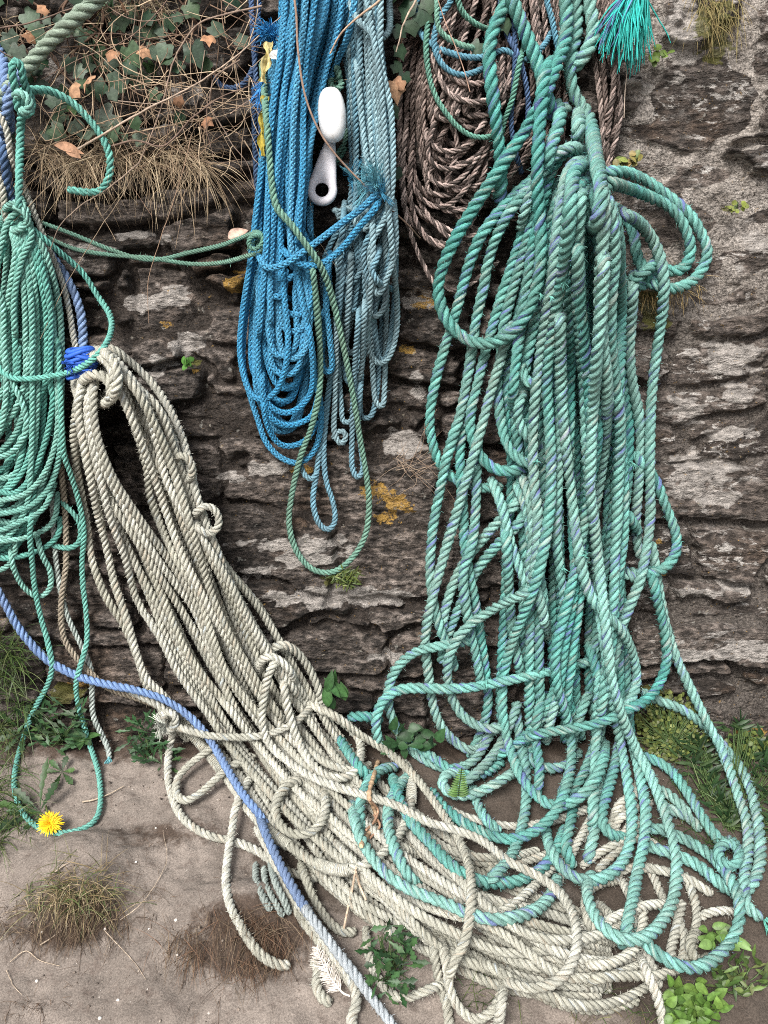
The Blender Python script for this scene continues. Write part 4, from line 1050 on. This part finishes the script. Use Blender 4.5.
# ---- ivy
ivy = thing('ivy_plant', S1(110, 40), 'dark green ivy with some brown leaves climbing the top left of the wall', 'ivy')
im, dm, sm = MB(), MB(), MB()
IV = [(28,16,11),(36,30,10),(18,50,9),(88,34,12),(98,48,10),(130,52,13),(150,50,11),(165,48,10),(194,50,13),(118,80,12),(96,86,12),(60,92,11),(150,66,9),(148,16,10),(140,30,9),(108,118,16),(92,130,14),(112,132,13),(60,115,11),(70,62,9),(215,28,10),(170,20,10),(190,8,10),(60,20,8),(40,58,9),(10,36,9),(80,70,8),(160,30,8),(120,20,9),(70,104,9),(48,132,9),(105,62,10),(136,78,9),(240,40,9),(82,12,9),(205,64,8),(178,66,8),(55,130,10),(75,125,10)]
for x, y, s in IV + [(random.uniform(-10, 180), random.uniform(-20, 140), random.uniform(5, 10)) for _ in range(48)] + [(random.uniform(-60, 250), random.uniform(-100, 0), random.uniform(7, 13)) for _ in range(60)]:
    nrm = unit(np.array([0, -1, 0.45])+rv(0.38)); up = unit(np.array([rng.normal(0, .8), 0, -0.75]))
    ivy_leaf(im, S1(x, y, random.uniform(0.012, 0.045)), up, nrm, s*0.00165, pick([(0.020, 0.050, 0.025), (0.036, 0.072, 0.036), (0.014, 0.034, 0.018), (0.04, 0.08, 0.03), (0.075, 0.105, 0.075)]))
for x, y, s in [(72,88,10),(88,78,10),(32,36,8),(143,50,8),(112,52,8),(208,36,9),(125,6,7),(205,120,8),(44,8,7),(178,100,7)]:
    ivy_leaf(dm, S1(x, y, 0.045), unit(rv(1)), unit(np.array([0, -1, 0.2])+rv(0.5)), s*0.00150, pick([(0.30, 0.15, 0.08), (0.38, 0.22, 0.13), (0.22, 0.12, 0.07)]), 0.5)
for i in range(22):
    x, y = random.uniform(0, 200), random.uniform(-30, 60); a = [(x, y)]
    for k in range(4): x += random.uniform(-22, 26); y += random.uniform(8, 30); a.append((x, y))
    twig(sm, a, random.uniform(0.006, 0.02), random.uniform(0.0010, 0.0022), pick([(0.10, 0.06, 0.04), (0.16, 0.10, 0.07)]))
link('foliage', im.mesh('foliage', GREEN), ivy); link('dead_leaves', dm.mesh('dead_leaves', DEAD), ivy); link('stem', sm.mesh('stem', DRY), ivy)
iv2 = thing('ivy_plant', S1(425, 15), 'small dark ivy sprig between the blue and brown hanks at the top edge', 'ivy'); im, sm, dm = MB(), MB(), MB()
for x, y, s in [(408,6,12),(422,14,12),(412,24,10),(398,30,9),(430,2,11),(400,50,9),(396,66,8),(404,76,8),(505,24,8),(478,46,9),(392,110,8),(396,172,9),(390,180,7),(418,-14,12),(402,-10,12)]:
    ivy_leaf(im, S1(x, y, 0.05), unit(np.array([rng.normal(0, .7), 0, -0.8])), unit(np.array([0, -1, 0.4])+rv(0.3)), s*0.0015, pick([(0.016, 0.04, 0.02), (0.028, 0.055, 0.026)]))
twig(sm, [(420, -60), (416, 0), (402, 40), (396, 90), (394, 170)], 0.02, 0.0016, (0.12, 0.08, 0.05))
link('foliage', im.mesh('foliage', GREEN), iv2); link('stem', sm.mesh('stem', DRY), iv2)
dl = MB(); ivy_leaf(dl, S1(396, 86, 0.06), (0.3, 0, -1), (0.2, -1, 0.3), 0.018, (0.42, 0.25, 0.15), 0.6); ivy_leaf(dl, S1(400, 82, 0.062), (-0.5, 0, -0.6), (0.4, -1, 0.5), 0.012, (0.36, 0.20, 0.12), 0.7)
tag(link('dead_leaf', dl.mesh('dead_leaf', DEAD)), 'curled tan dead leaf caught between the faded blue and brown hanks', 'leaf')
dl = MB(); leaf_strip(dl, S1(228, 238, 0.03), (1, 0, 0.5), (0, -1, 0.3), 0.030, 0.017, (0.45, 0.30, 0.24), 'ovate', fold=0.3)
tag(link('dead_leaf', dl.mesh('dead_leaf', DEAD)), 'pinkish dry leaf resting above the sagging green tether', 'leaf')
dl = MB(); leaf_strip(dl, S1(54, 145, 0.06), (1, 0, -0.15), (0, -1, 0.4), 0.038, 0.014, (0.42, 0.24, 0.15), 'lance', fold=0.5); leaf_strip(dl, S1(66, 147, 0.06), (1, 0, -0.7), (0, -1, 0.2), 0.022, 0.014, (0.38, 0.22, 0.14), 'ovate', fold=0.4)
tag(link('dead_leaf', dl.mesh('dead_leaf', DEAD)), 'russet dead leaf at the tip of a bramble stem, inside the mint curl', 'leaf')
# ---- bare bramble stems
br = thing('dry_bramble', S1(180, 40), 'bare dry bramble stems arching over the ivy and the dry grass', 'bramble')
for s, h, r in [('78,149 120,125 163,102 220,71 262,36 300,0', 0.06, 0.0024), ('262,6 230,14 203,24 190,38 176,61 168,90 159,119 148,145 139,163', 0.055, 0.0020), ('139,163 110,187 80,207 62,224 50,250', 0.055, 0.0019), ('112,146 136,141 166,146 190,122 217,98 250,86', 0.06, 0.0022),
  ('240,60 217,75 211,90 211,106 221,126 232,145 248,165 255,190', 0.045, 0.0018), ('118,101 150,104 163,102 200,88', 0.055, 0.0012), ('-10,30 30,22 70,8 110,-6', 0.05, 0.0018), ('175,-10 150,20 120,42 80,58 40,80', 0.045, 0.0013), ('-10,45 24,60 60,40 110,34 160,40 185,20', 0.04, 0.0012),
  ('150,40 140,70 134,100 150,125', 0.04, 0.0009), ('205,50 200,80 196,110 186,140', 0.04, 0.0010), ('100,0 122,16 150,22 190,14', 0.05, 0.0012), ('222,0 240,10 262,30', 0.05, 0.0012), ('208,96 206,130 214,160', 0.05, 0.0008), ('230,114 250,100 262,92', 0.05, 0.0010), ('128,-30 135,10 125,60 122,100', 0.03, 0.0012)]:
    m = MB(); twig(m, px2(s), h, r*0.68, pick(TW)); link('stem', m.mesh('stem', DRY), br)
m = MB()
for i in range(150):
    x, y = random.uniform(60, 255), random.uniform(-5, 150); a = [(x, y)]; dx, dy = rng.normal(0, 14), rng.normal(8, 14)
    for k in range(4): dx += rng.normal(0, 6); dy += rng.normal(0, 6); x += dx; y += dy; a.append((x, y))
    twig(m, a, random.uniform(0.015, 0.05), random.uniform(0.0004, 0.0009), pick([(0.34, 0.25, 0.17), (0.46, 0.36, 0.25), (0.20, 0.13, 0.09)]))
link('twiglets', m.mesh('twiglets', DRY), br)
def one_twig(s, h, r, label, onto=top, c=None):
    m = MB(); twig(m, px2(s), h, r, c or pick(TW), onto); return tag(link('dry_twig', m.mesh('dry_twig', DRY)), label, 'twig')
m = MB(); P = np.array([S1(x, y, h) for x, y, h in [(290,-30,.10),(296,12,.11),(298,50,.115),(305,95,.118),(320,132,.122),(342,162,.118),(375,195,.105),(405,222,.075),(420,238,.04)]]); P = spline(P, 0.006)
m.tube(P, np.linspace(0.0017, 0.0011, len(P)), (0.24, 0.16, 0.12), cap=False); tag(link('dry_twig', m.mesh('dry_twig', DRY)), 'long thin twig bending down in front of the blue hank and its white float', 'twig')
m = MB(); P = spline(np.array([S1(x, y, h) for x, y, h in [(392,-20,.10),(380,0,.105),(362,14,.11),(347,27,.11),(338,38,.105),(330,54,.10)]]), 0.006)
m.tube(P, np.linspace(0.0018, 0.0010, len(P)), (0.40, 0.28, 0.20), cap=False); tag(link('dry_twig', m.mesh('dry_twig', DRY)), 'short tan twig poking into the top of the blue hank from the right', 'twig')
m = MB(); twig(m, px2('418,-10 415,2 408,14 402,30 399,42 396,52'), 0.07, 0.0018, (0.46, 0.36, 0.28)); tag(link('dry_twig', m.mesh('dry_twig', DRY)), 'pale twig hanging beside the ivy sprig at the top of the brown hank', 'twig')
m = MB(); P = spline(np.array([S1(x, y, .085) for x, y in [(432,-20),(438,0),(446,24),(456,48),(464,70),(470,92)]]), 0.006); m.tube(P, 0.0007, (0.38, 0.24, 0.18), cap=False); tag(link('dry_twig', m.mesh('dry_twig', DRY)), 'hair thin reddish stalk crossing the brown speckled hank', 'twig')
m = MB(); P = spline(np.array([S1(x, y, .03) for x, y in [(626,50),(627,70),(625,92),(624,118)]]), 0.006); m.tube(P, 0.0007, (0.42, 0.34, 0.28), cap=False); tag(link('dry_stalk', m.mesh('dry_stalk', DRY)), 'thin straight stalk hanging below the turquoise tassel', 'twig')
STRAW = [(0.44, 0.34, 0.22), (0.32, 0.235, 0.15), (0.54, 0.44, 0.30), (0.18, 0.125, 0.085)]
tuft('dry_grass_tussock', 'shaggy tussock of straw coloured dry grass hanging under the ivy', [(x, 158+8*math.sin(x*.1)) for x in range(36, 205, 7)], 900, 0.105, 0.0009, (0.35, -0.6, 0.15), 0.6, 1.5, STRAW, DRY, lift=-0.004)
tuft('dry_grass_tuft', 'straw coloured grass in among the ivy stems at the top edge', [(random.uniform(100, 165), random.uniform(-12, 16)) for _ in range(20)], 220, 0.06, 0.0011, (0.25, -0.6, -0.1), 0.6, 1.2, STRAW + [(0.16, 0.17, 0.06)], DRY)
tuft('dry_grass_tuft', 'yellowish dry grass tuft under the right hand turquoise loop', [(x, 286) for x in range(638, 692, 5)], 150, 0.045, 0.0010, (0.0, -0.5, -0.3), 0.5, 1.5, [(0.30, 0.22, 0.09), (0.38, 0.28, 0.13), (0.2, 0.14, 0.06)], DRY)
tuft('dry_grass_tuft', 'olive brown grass tuft hanging from the wall at the top right corner', [(x, y) for x in range(700, 735, 5) for y in (-10, 5, 20)], 200, 0.06, 0.0011, (0.0, -0.4, -0.4), 0.4, 1.5, [(0.22, 0.17, 0.07), (0.28, 0.22, 0.10), (0.14, 0.13, 0.05)], DRY)
tuft('dry_grass_tuft', 'sparse straw coloured grass poking out left of the thick bleached rope', [(x, y) for x in (-15, 0, 10) for y in (20, 40, 60)] , 100, 0.06, 0.0012, (0.1, -0.6, -0.2), 0.6, 1.2, STRAW, DRY)
m = MB()
for i in range(26):
    x, y = random.uniform(395, 420), random.uniform(455, 478); a = [(x, y)]; dx, dy = rng.normal(6, 8), rng.normal(2, 6)
    for k in range(3): dx += rng.normal(0, 3); dy += rng.normal(0, 3); x += dx; y += dy; a.append((x, y))
    twig(m, a, 0.012, 0.0005, pick([(0.20, 0.14, 0.10), (0.30, 0.23, 0.17)]))
tag(link('dead_twiglets', m.mesh('dead_twiglets', DRY)), 'wispy dead roots clinging to bare stone left of the thick turquoise hank', 'roots')
# ---- grass and roots on the sand
GR = [(0.045, 0.085, 0.022), (0.07, 0.115, 0.03), (0.03, 0.055, 0.018), (0.10, 0.12, 0.045)]
tuft('grass_clump', 'long green grass growing along the left edge of the sand', [(random.uniform(-30, 22), random.uniform(640, 850)) for _ in range(60)], 900, 0.085, 0.0017, (0.15, -0.5, 0.55), 0.45, 1.3, GR, GREEN)
tuft('grass_clump', 'fine green grass tuft on its own low hump on the sand', [(72+rng.normal(0, 24), 892+rng.normal(0, 12)) for _ in range(50)], 420, 0.060, 0.0013, (0.05, -0.4, 0.4), 0.6, 1.7, GR[:2] + [(0.26, 0.2, 0.11), (0.2, 0.15, 0.08), (0.30, 0.24, 0.15), (0.13, 0.10, 0.05)], GREEN)
RT = [(0.07, 0.045, 0.03), (0.12, 0.08, 0.055), (0.20, 0.15, 0.10), (0.04, 0.028, 0.02)]
tuft('bared_roots', 'brown roots hanging out of the sand below the fine grass tuft', [(70+rng.normal(0, 32), 918+rng.normal(0, 14)) for _ in range(50)], 750, 0.055, 0.0009, (0.05, -0.75, -0.25), 0.6, 0.9, RT, DRY, 'roots')
tuft('bared_roots', 'dark matted roots hanging from the sand beside the dangling cream end', [(188+rng.normal(0, 13), 934+rng.normal(0, 14)) for _ in range(16)] + [(252+rng.normal(0, 24), 936+rng.normal(0, 18)) for _ in range(60)], 1300, 0.055, 0.0008, (0.0, -0.72, -0.3), 0.55, 0.9, RT + [(0.16, 0.09, 0.055)], DRY, 'roots')
tuft('bared_roots', 'small dark patch of root fibres at the bottom left corner', [(30+rng.normal(0, 12), 1008+rng.normal(0, 4)) for _ in range(16)], 120, 0.02, 0.0009, (0.0, -0.7, -0.1), 0.6, 0.6, RT[:2], DRY, 'roots')
tuft('loose_rootlets', 'thin scattered rootlets lying over the bare sand', [(random.uniform(20, 300), random.uniform(800, 1020)) for _ in range(120)] + [(random.gauss(135, 22), random.gauss(868, 14)) for _ in range(60)], 330, 0.030, 0.0006, (0.1, -0.6, -0.2), 0.8, 0.4, RT[:2], DRY, 'roots', 'stuff', lift=0.001)
m = MB()
for s, r in [('40,945 55,935 70,925', .0011), ('52,874 66,864 80,856', .0011), ('82,802 104,797 124,786', .0014), ('120,920 140,905 158,880 166,860 163,830', .0006), ('104,930 130,958 146,980', .0006), ('10,962 26,950 40,958 60,966', .0008), ('6,970 14,985 22,995', .0006)]:
    mm = MB(); twig(mm, px2(s), 0.004, r, (0.42, 0.34, 0.26))
    m.V += mm.V; m.C += mm.C; m.F += [f+m.n for f in mm.F]; m.n += mm.n
tag(link('straw_bits', m.mesh('straw_bits', DRY)), 'pale straw bits lying on the sand around the fine grass tuft', 'straw', kind='stuff')
m = MB()
for x, y in [(156,828),(42,932),(105,929),(177,955),(149,929),(100,1018),(118,1000),(37,981),(136,862),(328,1003),(176,920)]:
    c = sg(x, y, 0.001); r = random.uniform(0.0014, 0.003); ph = np.linspace(0, 2*np.pi, 8, endpoint=False)
    V = np.array([[c[0]+r*q*math.cos(a)*random.uniform(.7, 1.2), c[1]+r*q*math.sin(a)*random.uniform(.7, 1.2), c[2]+z*r] for q, z in ((0.5, -0.5), (1, 0), (0.6, 0.6), (0.05, 0.75)) for a in ph]); m.add(V, grid_faces(4, 8, True), (0.62, 0.58, 0.54))
tag(link('shell_grit', m.mesh('shell_grit', DEAD)), 'tiny white shell fragments scattered on the sand', 'shell', kind='stuff')
m = MB()
for q in range(420):
    x, y = random.uniform(-20, 420), random.uniform(770, 1040)
    if q > 250: x, y = random.uniform(100, 780), random.uniform(740, 800)
    c = sg(x, y, 0.0005); r = random.uniform(0.0007, 0.0022)*random.uniform(0.6, 1.3); ph = np.linspace(0, 2*np.pi, 6, endpoint=False)
    V = np.array([[c[0]+r*q_*math.cos(a)*random.uniform(.6, 1.3), c[1]+r*q_*math.sin(a)*random.uniform(.6, 1.3), c[2]+z*r] for q_, z in ((0.6, -0.5), (1, 0), (0.6, 0.5), (0.05, 0.6)) for a in ph]); m.add(V, grid_faces(4, 6, True), pick([(0.10, 0.08, 0.07), (0.22, 0.18, 0.15), (0.30, 0.26, 0.22), (0.05, 0.04, 0.035)]))
tag(link('grit', m.mesh('grit', DEAD)), 'small stones and dark grit lying on the sand and along the wall foot', 'grit', kind='stuff')
# ---- dandelion
da = thing('dandelion', sg(50, 824), 'single yellow dandelion flower with jagged leaves inside the mint loop on the sand', 'flower')
c = sg(50, 823, 0.032); m = MB(); vdir = unit(CAM-c)*0.75 + np.array([0, 0, 0.45]); vdir = unit(vdir); u_ = unit(np.cross([1, 0, 0], vdir)); s_ = np.cross(vdir, u_)
for ring, n, L, tilt in ((0, 34, 0.0185, 0.10), (1, 30, 0.0155, 0.35), (2, 22, 0.011, 0.7), (3, 14, 0.007, 1.2)):
    for i in range(n):
        a = 2*np.pi*(i+random.random()*0.7)/n; d = unit(math.cos(a)*u_ + math.sin(a)*s_ + vdir*tilt*random.uniform(0.6, 1.3))
        leaf_strip(m, c + d*0.001, d, vdir - d*0.2, L*random.uniform(0.85, 1.1), 0.0032, np.array((0.80, 0.52, 0.012))*random.uniform(0.8, 1.1)*(1, 1-0.06*ring, 1), 'lance', n=5, fold=0.15, bend=0.12)
link('petals', m.mesh('petals', leaf_mat('petal', 0.6, 0.08)), da)
m = MB(); P = spline(np.array([c, c-vdir*0.012, sg(46, 806, 0.004)]), 0.004); m.tube(P, 0.0016, (0.12, 0.16, 0.06), cap=False); link('stem', m.mesh('stem', GREEN), da)
DG = [(0.03, 0.065, 0.02), (0.048, 0.09, 0.028), (0.02, 0.045, 0.016)]
def rosette(mb, cx, cy, n, L, W, cols, shape='lobed', tilt=0.25, face=(0, -0.6, 0.8), h=0.004, arc=(0, 360)):
    c = sg(cx, cy, h)
    for i in range(n):
        a = math.radians(arc[0] + (arc[1]-arc[0])*(i+random.random()*0.6)/n)
        d = unit(np.array([math.cos(a), math.sin(a)*0.55-0.12, math.sin(a)*0.55+0.1]) + np.array(face)*tilt*random.uniform(0.5, 1.4))
        leaf_strip(mb, c, d, np.array(face)+rv(0.2), L*random.uniform(0.6, 1.1), W*random.uniform(0.8, 1.2), pick(cols), shape, n=13, bend=random.uniform(0.05, 0.35))
m = MB(); rosette(m, 40, 812, 9, 0.075, 0.020, DG, arc=(60, 330)); link('leaves', m.mesh('leaves', GREEN), da)
for (x, y, n, L, W, sh, lab, cs) in [
  (62, 772, 6, 0.036, 0.015, 'lobed', 'broad leaved weed growing behind the mint loop on the ground', DG),
  (24, 732, 9, 0.06, 0.014, 'lobed', 'jagged leaved weed under the blue rope at the left edge', DG),
  (162, 764, 5, 0.04, 0.010, 'lobed', 'dark jagged weed in the gap left of the cream sheaf', [(0.03, 0.07, 0.025), (0.045, 0.09, 0.03)]),
  (82, 738, 7, 0.036, 0.013, 'ovate', 'low weed at the wall foot between the sides of the mint loop', [(0.04, 0.085, 0.028), (0.03, 0.07, 0.022)])]:
    m = MB(); rosette(m, x, y, n, L, W, cs, sh); tag(link('weed', m.mesh('weed', GREEN)), lab, 'weed')
def leafy(name, label, cx, cy, rx, ry, n, L, W, cols, shape, hr=(0.004, 0.04), face=(0, -0.75, 0.65), cat='plant', onto=sg, updir=(0, -0.2, 0.6), clear=0):
    m, st_ = MB(), MB(); b = onto(cx, cy+ry*0.5, 0.0)
    for i in range(n):
        a = random.random()*2*np.pi; q = math.sqrt(random.random()); x, y = cx+rx*q*math.cos(a), cy+ry*q*math.sin(a)
        if onto is sg and clear and hm_at(x, y, clear, 90) > float(HM0[int(np.clip(y, -M0, 1100))+M0, int(np.clip(x, -M0, 890))+M0]) + 0.003: continue
        p = onto(x, y, random.uniform(*hr)); d = unit(np.array([rng.normal(0, .8), -0.15, rng.normal(0.1, .6)]) + np.array(updir)*0.4)
        leaf_strip(m, p, d, np.array(face)+rv(0.3), L*random.uniform(0.6, 1.2), W*random.uniform(0.7, 1.2), pick(cols), shape, n=9, bend=random.uniform(0, 0.3))
        if random.random() < 0.4:
            st_.tube(spline(np.array([b+rv(0.004), (b+p)/2+rv(0.004), p]), 0.006), 0.0008, (0.07, 0.11, 0.04), seg=5, cap=False)
    root = thing(name, b, label, cat); link('leaves', m.mesh('leaves', GREEN), root)
    if st_.n: link('stem', st_.mesh('stem', GREEN), root)
DK = [(0.02, 0.055, 0.02), (0.03, 0.075, 0.028), (0.015, 0.038, 0.015)]
BG = [(0.075, 0.145, 0.028), (0.105, 0.18, 0.038), (0.05, 0.10, 0.022)]
leafy('leafy_weed', 'dark glossy leafed weed growing through the cream sheaf near the bottom', 392, 958, 20, 36, 75, 0.026, 0.012, DK + [(0.04, 0.085, 0.03)], 'lobed', (0.01, 0.06))
leafy('leafy_weed', 'dark shaded weed filling the gap at the wall foot left of the cream sheaf', 146, 742, 22, 22, 60, 0.034, 0.010, DK, 'lobed', (0.0, 0.03))
leafy('leafy_weed', 'dark shaded weed low on the wall foot behind the mint loop', 60, 728, 36, 22, 80, 0.032, 0.010, DK + [(0.03, 0.055, 0.02)], 'lobed', (0.0, 0.02))
leafy('clover', 'bright green small leafed plant at the bottom edge beside the cream rope end', 690, 1006, 32, 24, 80, 0.018, 0.012, BG, 'ovate', (0.006, 0.035), face=(0, -0.6, 0.8))
leafy('leafy_weed', 'pale green leaf sprig at the bottom right between cream strands', 716, 936, 18, 10, 16, 0.022, 0.013, [(0.09, 0.16, 0.04)], 'ovate')
leafy('leafy_weed', 'low mixed weeds at the bottom right corner', 742, 976, 32, 20, 60, 0.020, 0.006, GR + [(0.09, 0.14, 0.035)], 'lance', (0.002, 0.02))
leafy('dock_leaf_clump', 'dark long leaved weed behind the outer turquoise rope at the right edge', 728, 792, 62, 70, 900, 0.030, 0.0055, [(0.012, 0.03, 0.011), (0.02, 0.045, 0.016), (0.035, 0.06, 0.022)], 'lance', (0.0, 0.010), clear=7)
leafy('nettle', 'dark nettle leaves in the gap between the cream and turquoise heaps', 412, 738, 26, 16, 22, 0.026, 0.016, DK, 'ovate', (0.004, 0.05))
leafy('nettle', 'narrow green leaves standing up at the wall foot beside the cream loop', 335, 702, 14, 14, 8, 0.042, 0.015, [(0.04, 0.10, 0.03), (0.03, 0.08, 0.025)], 'lance', (0.03, 0.06), updir=(0.2, -0.1, 3))
leafy('moss_patch', 'yellow green mat of tiny leaves at the wall foot right of the turquoise hank', 672, 728, 40, 34, 420, 0.008, 0.007, [(0.10, 0.12, 0.03), (0.14, 0.16, 0.05), (0.06, 0.08, 0.02), (0.05, 0.06, 0.02)], 'round', (0.0, 0.012))
leafy('moss_patch', 'clump of pale creeping leaves at the wall foot near the right edge', 748, 745, 24, 12, 90, 0.010, 0.009, [(0.12, 0.15, 0.04), (0.08, 0.11, 0.03)], 'round', (0.0, 0.015))
leafy('moss_patch', 'dark green moss tuft below the long green loop', 345, 577, 15, 9, 90, 0.014, 0.003, [(0.06, 0.09, 0.02), (0.10, 0.12, 0.03), (0.035, 0.05, 0.015)], 'lance', (0.0, 0.012), updir=(0, 0, -1))
leafy('pennywort', 'little round leaved pennywort in a wall joint left of the blue hank', 192, 363, 9, 4, 7, 0.012, 0.011, [(0.06, 0.15, 0.03)], 'round', (0.006, 0.014))
leafy('pennywort', 'yellowish pennywort in the mortar right of the brown rope strands', 627, 160, 12, 7, 16, 0.013, 0.012, [(0.16, 0.19, 0.05), (0.10, 0.14, 0.04), (0.25, 0.16, 0.07)], 'round', (0.008, 0.016))
leafy('pennywort', 'tiny pennywort under the frayed turquoise tassel', 657, 55, 12, 6, 12, 0.011, 0.010, [(0.09, 0.14, 0.03)], 'round', (0.004, 0.012))
leafy('pennywort', 'lime green leaf pair on the dark stone far right of the turquoise loops', 732, 207, 14, 3, 9, 0.010, 0.008, [(0.20, 0.24, 0.05), (0.13, 0.15, 0.04)], 'round', (0.004, 0.010))
m = MB(); b = top(458, 796, 0.0); tip = b + np.array([0.002, -0.03, 0.062])
for i in range(12):
    t = i/12; p = b*(1-t)+tip*t; L = 0.020*(1-t)**0.8+0.004
    for sgn in (-1, 1): leaf_strip(m, p, (sgn, -0.25, 0.3), (0, -1, 0.3), L*0.7, L*0.17+0.001, pick([(0.06, 0.13, 0.03), (0.08, 0.16, 0.04)]), 'lance', n=7)
m.tube(np.array([b, (b+tip)/2, tip]), 0.0009, (0.06, 0.1, 0.03), seg=5)
tag(link('fern_sprig', m.mesh('fern_sprig', GREEN)), 'small upright green sprig in front of the turquoise curl', 'plant')
tuft('grass_clump', 'thin grass blades under the cream loops at the bottom edge', [(random.uniform(455, 520), random.uniform(985, 1015)) for _ in range(12)], 50, 0.05, 0.0013, (0.0, -0.5, 0.7), 0.5, 0.8, GR, GREEN)
tuft('grass_clump', 'sparse grass showing between cream strands at the lower right', [(random.uniform(560, 700), random.uniform(975, 1035)) for _ in range(40)], 240, 0.035, 0.0011, (0.0, -0.5, 0.6), 0.6, 1.0, GR + [(0.2, 0.16, 0.09)], GREEN)
tuft('grass_clump', 'dark grass behind the outer turquoise rope at the foot of the wall', [(random.uniform(640, 775), random.uniform(745, 860)) for _ in range(60)], 420, 0.05, 0.0015, (0.0, -0.5, 0.6), 0.6, 1.0, DK + GR, GREEN)
# ---- dry stalk, feather, rags
m = MB(); P = spline(np.array([top(x, y, 0.008) for x, y in [(378,762),(374,775),(369,795),(374,808),(376,820),(368,834),(361,846)]]), 0.004); N = len(P)
m.tube(P, 0.0028+0.0016*rng.random(N), np.repeat(np.array([(0.52, 0.36, 0.23)])*(0.7+0.5*rng.random((N, 1))), 6, 0), seg=6)
for s in ('370,800 378,810 374,822 366,830', '374,815 380,826 370,838'):
    P = spline(np.array([top(x, y, 0.01) for x, y in px2(s)]), 0.004); m.tube(P, 0.0018, (0.45, 0.27, 0.18), seg=6)
tag(link('dried_stalk', m.mesh('dried_stalk', DEAD)), 'papery tan dried stalk lying over the cream sheaf beside turquoise bends', 'stalk')
m = MB()
for s in ('356,868 352,890 348,908 344,928', '356,872 360,886 366,900'):
    P = spline(np.array([top(x, y, 0.006) for x, y in px2(s)]), 0.004); m.tube(P, 0.0017, (0.56, 0.44, 0.33), seg=6)
tag(link('twine_knot', m.mesh('twine_knot', DEAD)), 'forked piece of pale tan twine lying on the cream sheaf, lower than the stalk', 'twine')
fe = thing('feather', sg(330, 985), 'ragged white feather lying on the sand under the trailing cream ends', 'feather')
P = spline(np.array([sg(x, y, 0.016) for x, y in [(316,948),(322,962),(331,978),(342,992),(350,996)]]), 0.003); T, A, B = frames(P); m = MB(); m.tube(P, np.linspace(0.0006, 0.0014, len(P)), (0.7, 0.66, 0.6), seg=6); link('quill', m.mesh('quill', DEAD), fe)
m = MB(); N = len(P)
for i in range(N-5):
    for sgn in (-1, 1):
        for q in range(5):
            L = 0.022*math.sin(math.pi*(0.12+0.8*i/N))*random.uniform(0.6, 1.1); d = unit(-T[i]*0.9 + sgn*np.cross(T[i], [0, -0.7, 0.7])*1.0 + rv(0.12))
            blade(m, P[i]+rv(0.0006), d, L, 0.0009, 0.3, np.array((0.68, 0.63, 0.57))*random.uniform(0.8, 1.1), 5, 0.2)
link('vane', m.mesh('vane', DEAD), fe)
def rag(name, label, pts, w, h, c):
    P = spline(np.array([S1(x, y, h+random.uniform(-.004, .006)) for x, y in pts]), 0.003); N = len(P); m = MB(); K = 7
    T = np.gradient(P, axis=0); T /= np.linalg.norm(T, axis=1)[:, None]; sd_ = np.cross(T, [0, -1, 0]); V = []
    for i in range(N):
        for k in range(K):
            u = (k/(K-1)-.5); V.append(P[i] + sd_[i]*u*w*(0.75+0.35*math.sin(i*0.7+1)) + np.array([0, -1, 0])*(0.004*math.sin(u*9+i*0.5) + rng.normal(0, .0008)))
    m.add(np.array(V), grid_faces(N, K, False), c); return tag(link(name, m.mesh(name, DEAD)), label, 'rag')
rag('tape_strip', 'torn yellow tape strip caught on the left side of the blue hank', [(268,42),(268,56),(264,70),(262,82)], 0.014, 0.075, (0.55, 0.47, 0.22))
rag('tape_strip', 'white torn tape flap beside the yellow strip on the blue hank', [(274,50),(280,60),(282,72)], 0.018, 0.082, (0.66, 0.64, 0.62))
rag('tape_strip', 'dirty yellow binding low on the left side of the blue hank', [(265,96),(263,118),(262,140),(263,156)], 0.012, 0.070, (0.36, 0.29, 0.05))
# ---- things of one kind share a group
GROUPS = dict(dead_leaf='dead leaves caught on the wall', dry_twig='loose twigs among the ropes', dry_grass_tuft='dry grass tufts on the wall', grass_clump='grass clumps on the ground', leafy_weed='weeds at the wall foot and among the ropes', weed='weeds at the wall foot and among the ropes',
  nettle='weeds at the wall foot and among the ropes', pennywort='pennywort plants in the wall joints', moss_patch='mossy mats at the wall', bared_roots='roots hanging out of the sand', tape_strip='torn strips on the blue hank', ivy_plant='ivy on the wall',
  brown_rope_hank='rope hanks hanging on the wall', faded_blue_rope_hank='rope hanks hanging on the wall', bright_blue_rope_hank='rope hanks hanging on the wall', cream_rope_hank='rope hanks hanging on the wall', thick_turquoise_rope_hank='rope hanks hanging on the wall', mint_rope_hank='rope hanks hanging on the wall')
for o in list(SC.objects):
    if o.parent is None and o.name.split('.')[0] in GROUPS and o.get('category'): o['group'] = GROUPS[o.name.split('.')[0]]
